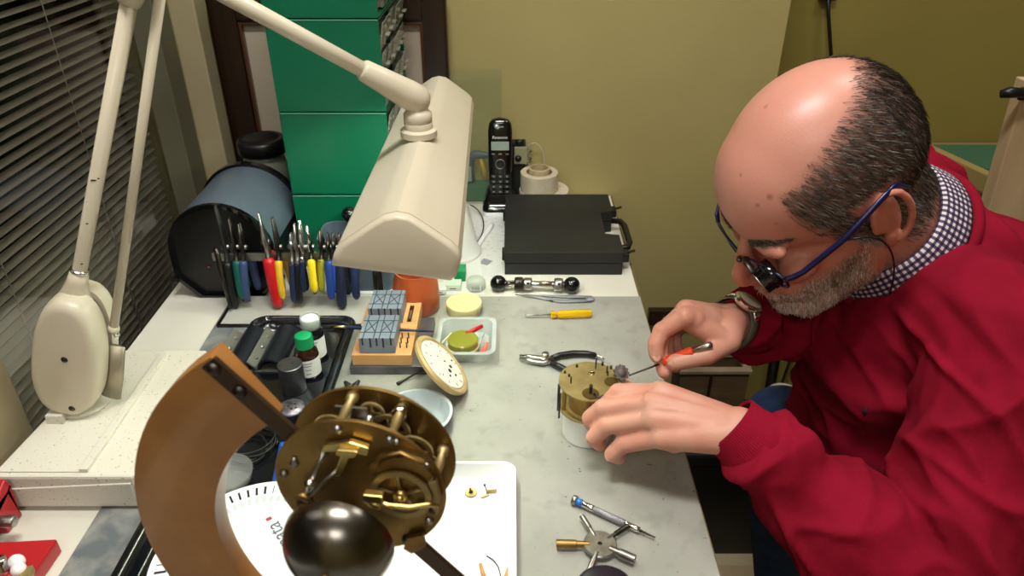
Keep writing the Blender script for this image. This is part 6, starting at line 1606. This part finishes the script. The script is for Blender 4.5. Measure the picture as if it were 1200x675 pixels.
m = MB(); m.sweep([hp(GX + .002, .016, GZ + .016), hp(GX + .006, .026, GZ + .018), hp(GX + .008, .038, GZ + .015)], (.004, .002), seg=8); m.sweep([hp(GX + .004, .004, GZ + .010), hp(GX + .009, .014, GZ + .016)], (.003, .0015), seg=8); wp('loupe_clip', m, M['dsteel'], gl)
m = MB(); m.sweep(bez(hp(.030, .0865, .012), hp(-.010, .105, .006), hp(.004, .098, -.050), hp(.012, .078, -.100), 18), .0010, seg=6); wp('cord', m, M['black'], gl)

# ---- wrist watch
wd = (ER - WR).normalized(); wx_, wy_, _ = frame_from(wd, V((0, 1, 0)))
wt_ = thing('wristwatch', 'wristwatch with grey fabric strap on the far wrist', 'wristwatch', WR)
WC = WR + wd * -.002
def wpnt(a, r_, h_): return WC + (wx_ * math.cos(a) * 1.12 + wy_ * math.sin(a)) * r_ + wd * h_
m = MB(); rings = [[wpnt(2 * PI * q / 48, r_, h_) for q in range(48)] for r_, h_ in ((.0285, -.009), (.0300, -.0095), (.0308, 0), (.0300, .0095), (.0285, .009))]
loft(m, rings, None, True, False, False); wp('strap', m, M['strapg'], wt_)
td = (V((-.35, -.55, 1)) - wd * V((-.35, -.55, 1)).dot(wd)).normalized(); ca_ = WC + td * .0295
m = MB(); m.lathe([(0, 0), (.0165, 0), (.0180, .002), (.0180, .006), (.0160, .008), (.0145, .0085), (0, .0085)], o=ca_, ax=td, seg=40); wp('case', m, M['chrome'], wt_, angle=40)
m = MB(); m.lathe([(0, .0080), (.0142, .0080), (.0140, .0090), (0, .0092)], o=ca_, ax=td, seg=36); wp('dial', m, mat('watch_dial', '#cfd0cc', .15, coat=.5), wt_)
sd2 = wd.cross(td).normalized()
for s in (1, -1):
    m = MB(); m.sweep([ca_ + sd2 * s * .016 + td * .003, ca_ + sd2 * s * .0235 + td * -.004], (.0085, .0022), ref=td, seg=8); wp('lug', m, M['chrome'], wt_)

# ---- screwdriver in the hand
tp0 = G(737, 440, .0870); hd0 = G(777, 425, .1060); dd = (hd0 - tp0).normalized()
so = thing('orange_screwdriver', 'thin screwdriver with orange handle held in the far hand', 'screwdriver', hd0)
m = MB(); m.sweep([tp0, tp0 + dd * .004, tp0 + dd * .008, hd0 + dd * .004], [(.0014, .0005), (.0012, .0009), (.0011, .0011), (.0011, .0011)], seg=10); wp('blade', m, M['dsteel'], so)
m = MB(); m.lathe([(0, 0), (.0040, .0), (.0056, .003), (.0062, .010), (.0055, .018), (.0060, .024), (.0060, .034), (.004, .036), (0, .036)], o=hd0, ax=dd, seg=10); wp('handle', m, M['orange'], so, angle=25)
m = MB(); m.lathe([(0, .035), (.0044, .035), (.0044, .052), (.0035, .057), (0, .058)], o=hd0, ax=dd, seg=20); wp('handle_cap', m, M['steel'], so)

# ---- stool
sl_ = thing('stool', 'round black padded stool under the seated man', 'stool', (.68, .765, FZ))
m = MB(); m.lathe([(0, -.490), (.15, -.490), (.185, -.482), (.19, -.465), (.18, -.450), (.12, -.443), (0, -.442)], o=(.68, .765, 0), seg=48); wp('seat', m, M['black'], sl_)
m = MB(); m.cyl((.68, .765, FZ + .06), (.68, .765, -.490), .025, seg=20); wp('column', m, M['dsteel'], sl_)
for q in range(5):
    a = 2 * PI * q / 5 + .3; e = V((math.cos(a), math.sin(a), 0)); m = MB(); m.sweep([V((.68, .765, FZ + .075)), V((.68, .765, FZ + .055)) + e * .14, V((.68, .765, FZ + .022)) + e * .25], [(.022, .016), (.018, .012), (.014, .012)], ref=(0, 0, 1), seg=8)
    lg = wp('leg', m, M['black'], sl_); m = MB(); c_ = V((.68, .765, FZ + .013)) + e * .245; m.sphere(c_, .0125, seg=12); wp('castor', m, M['rubber'], lg)
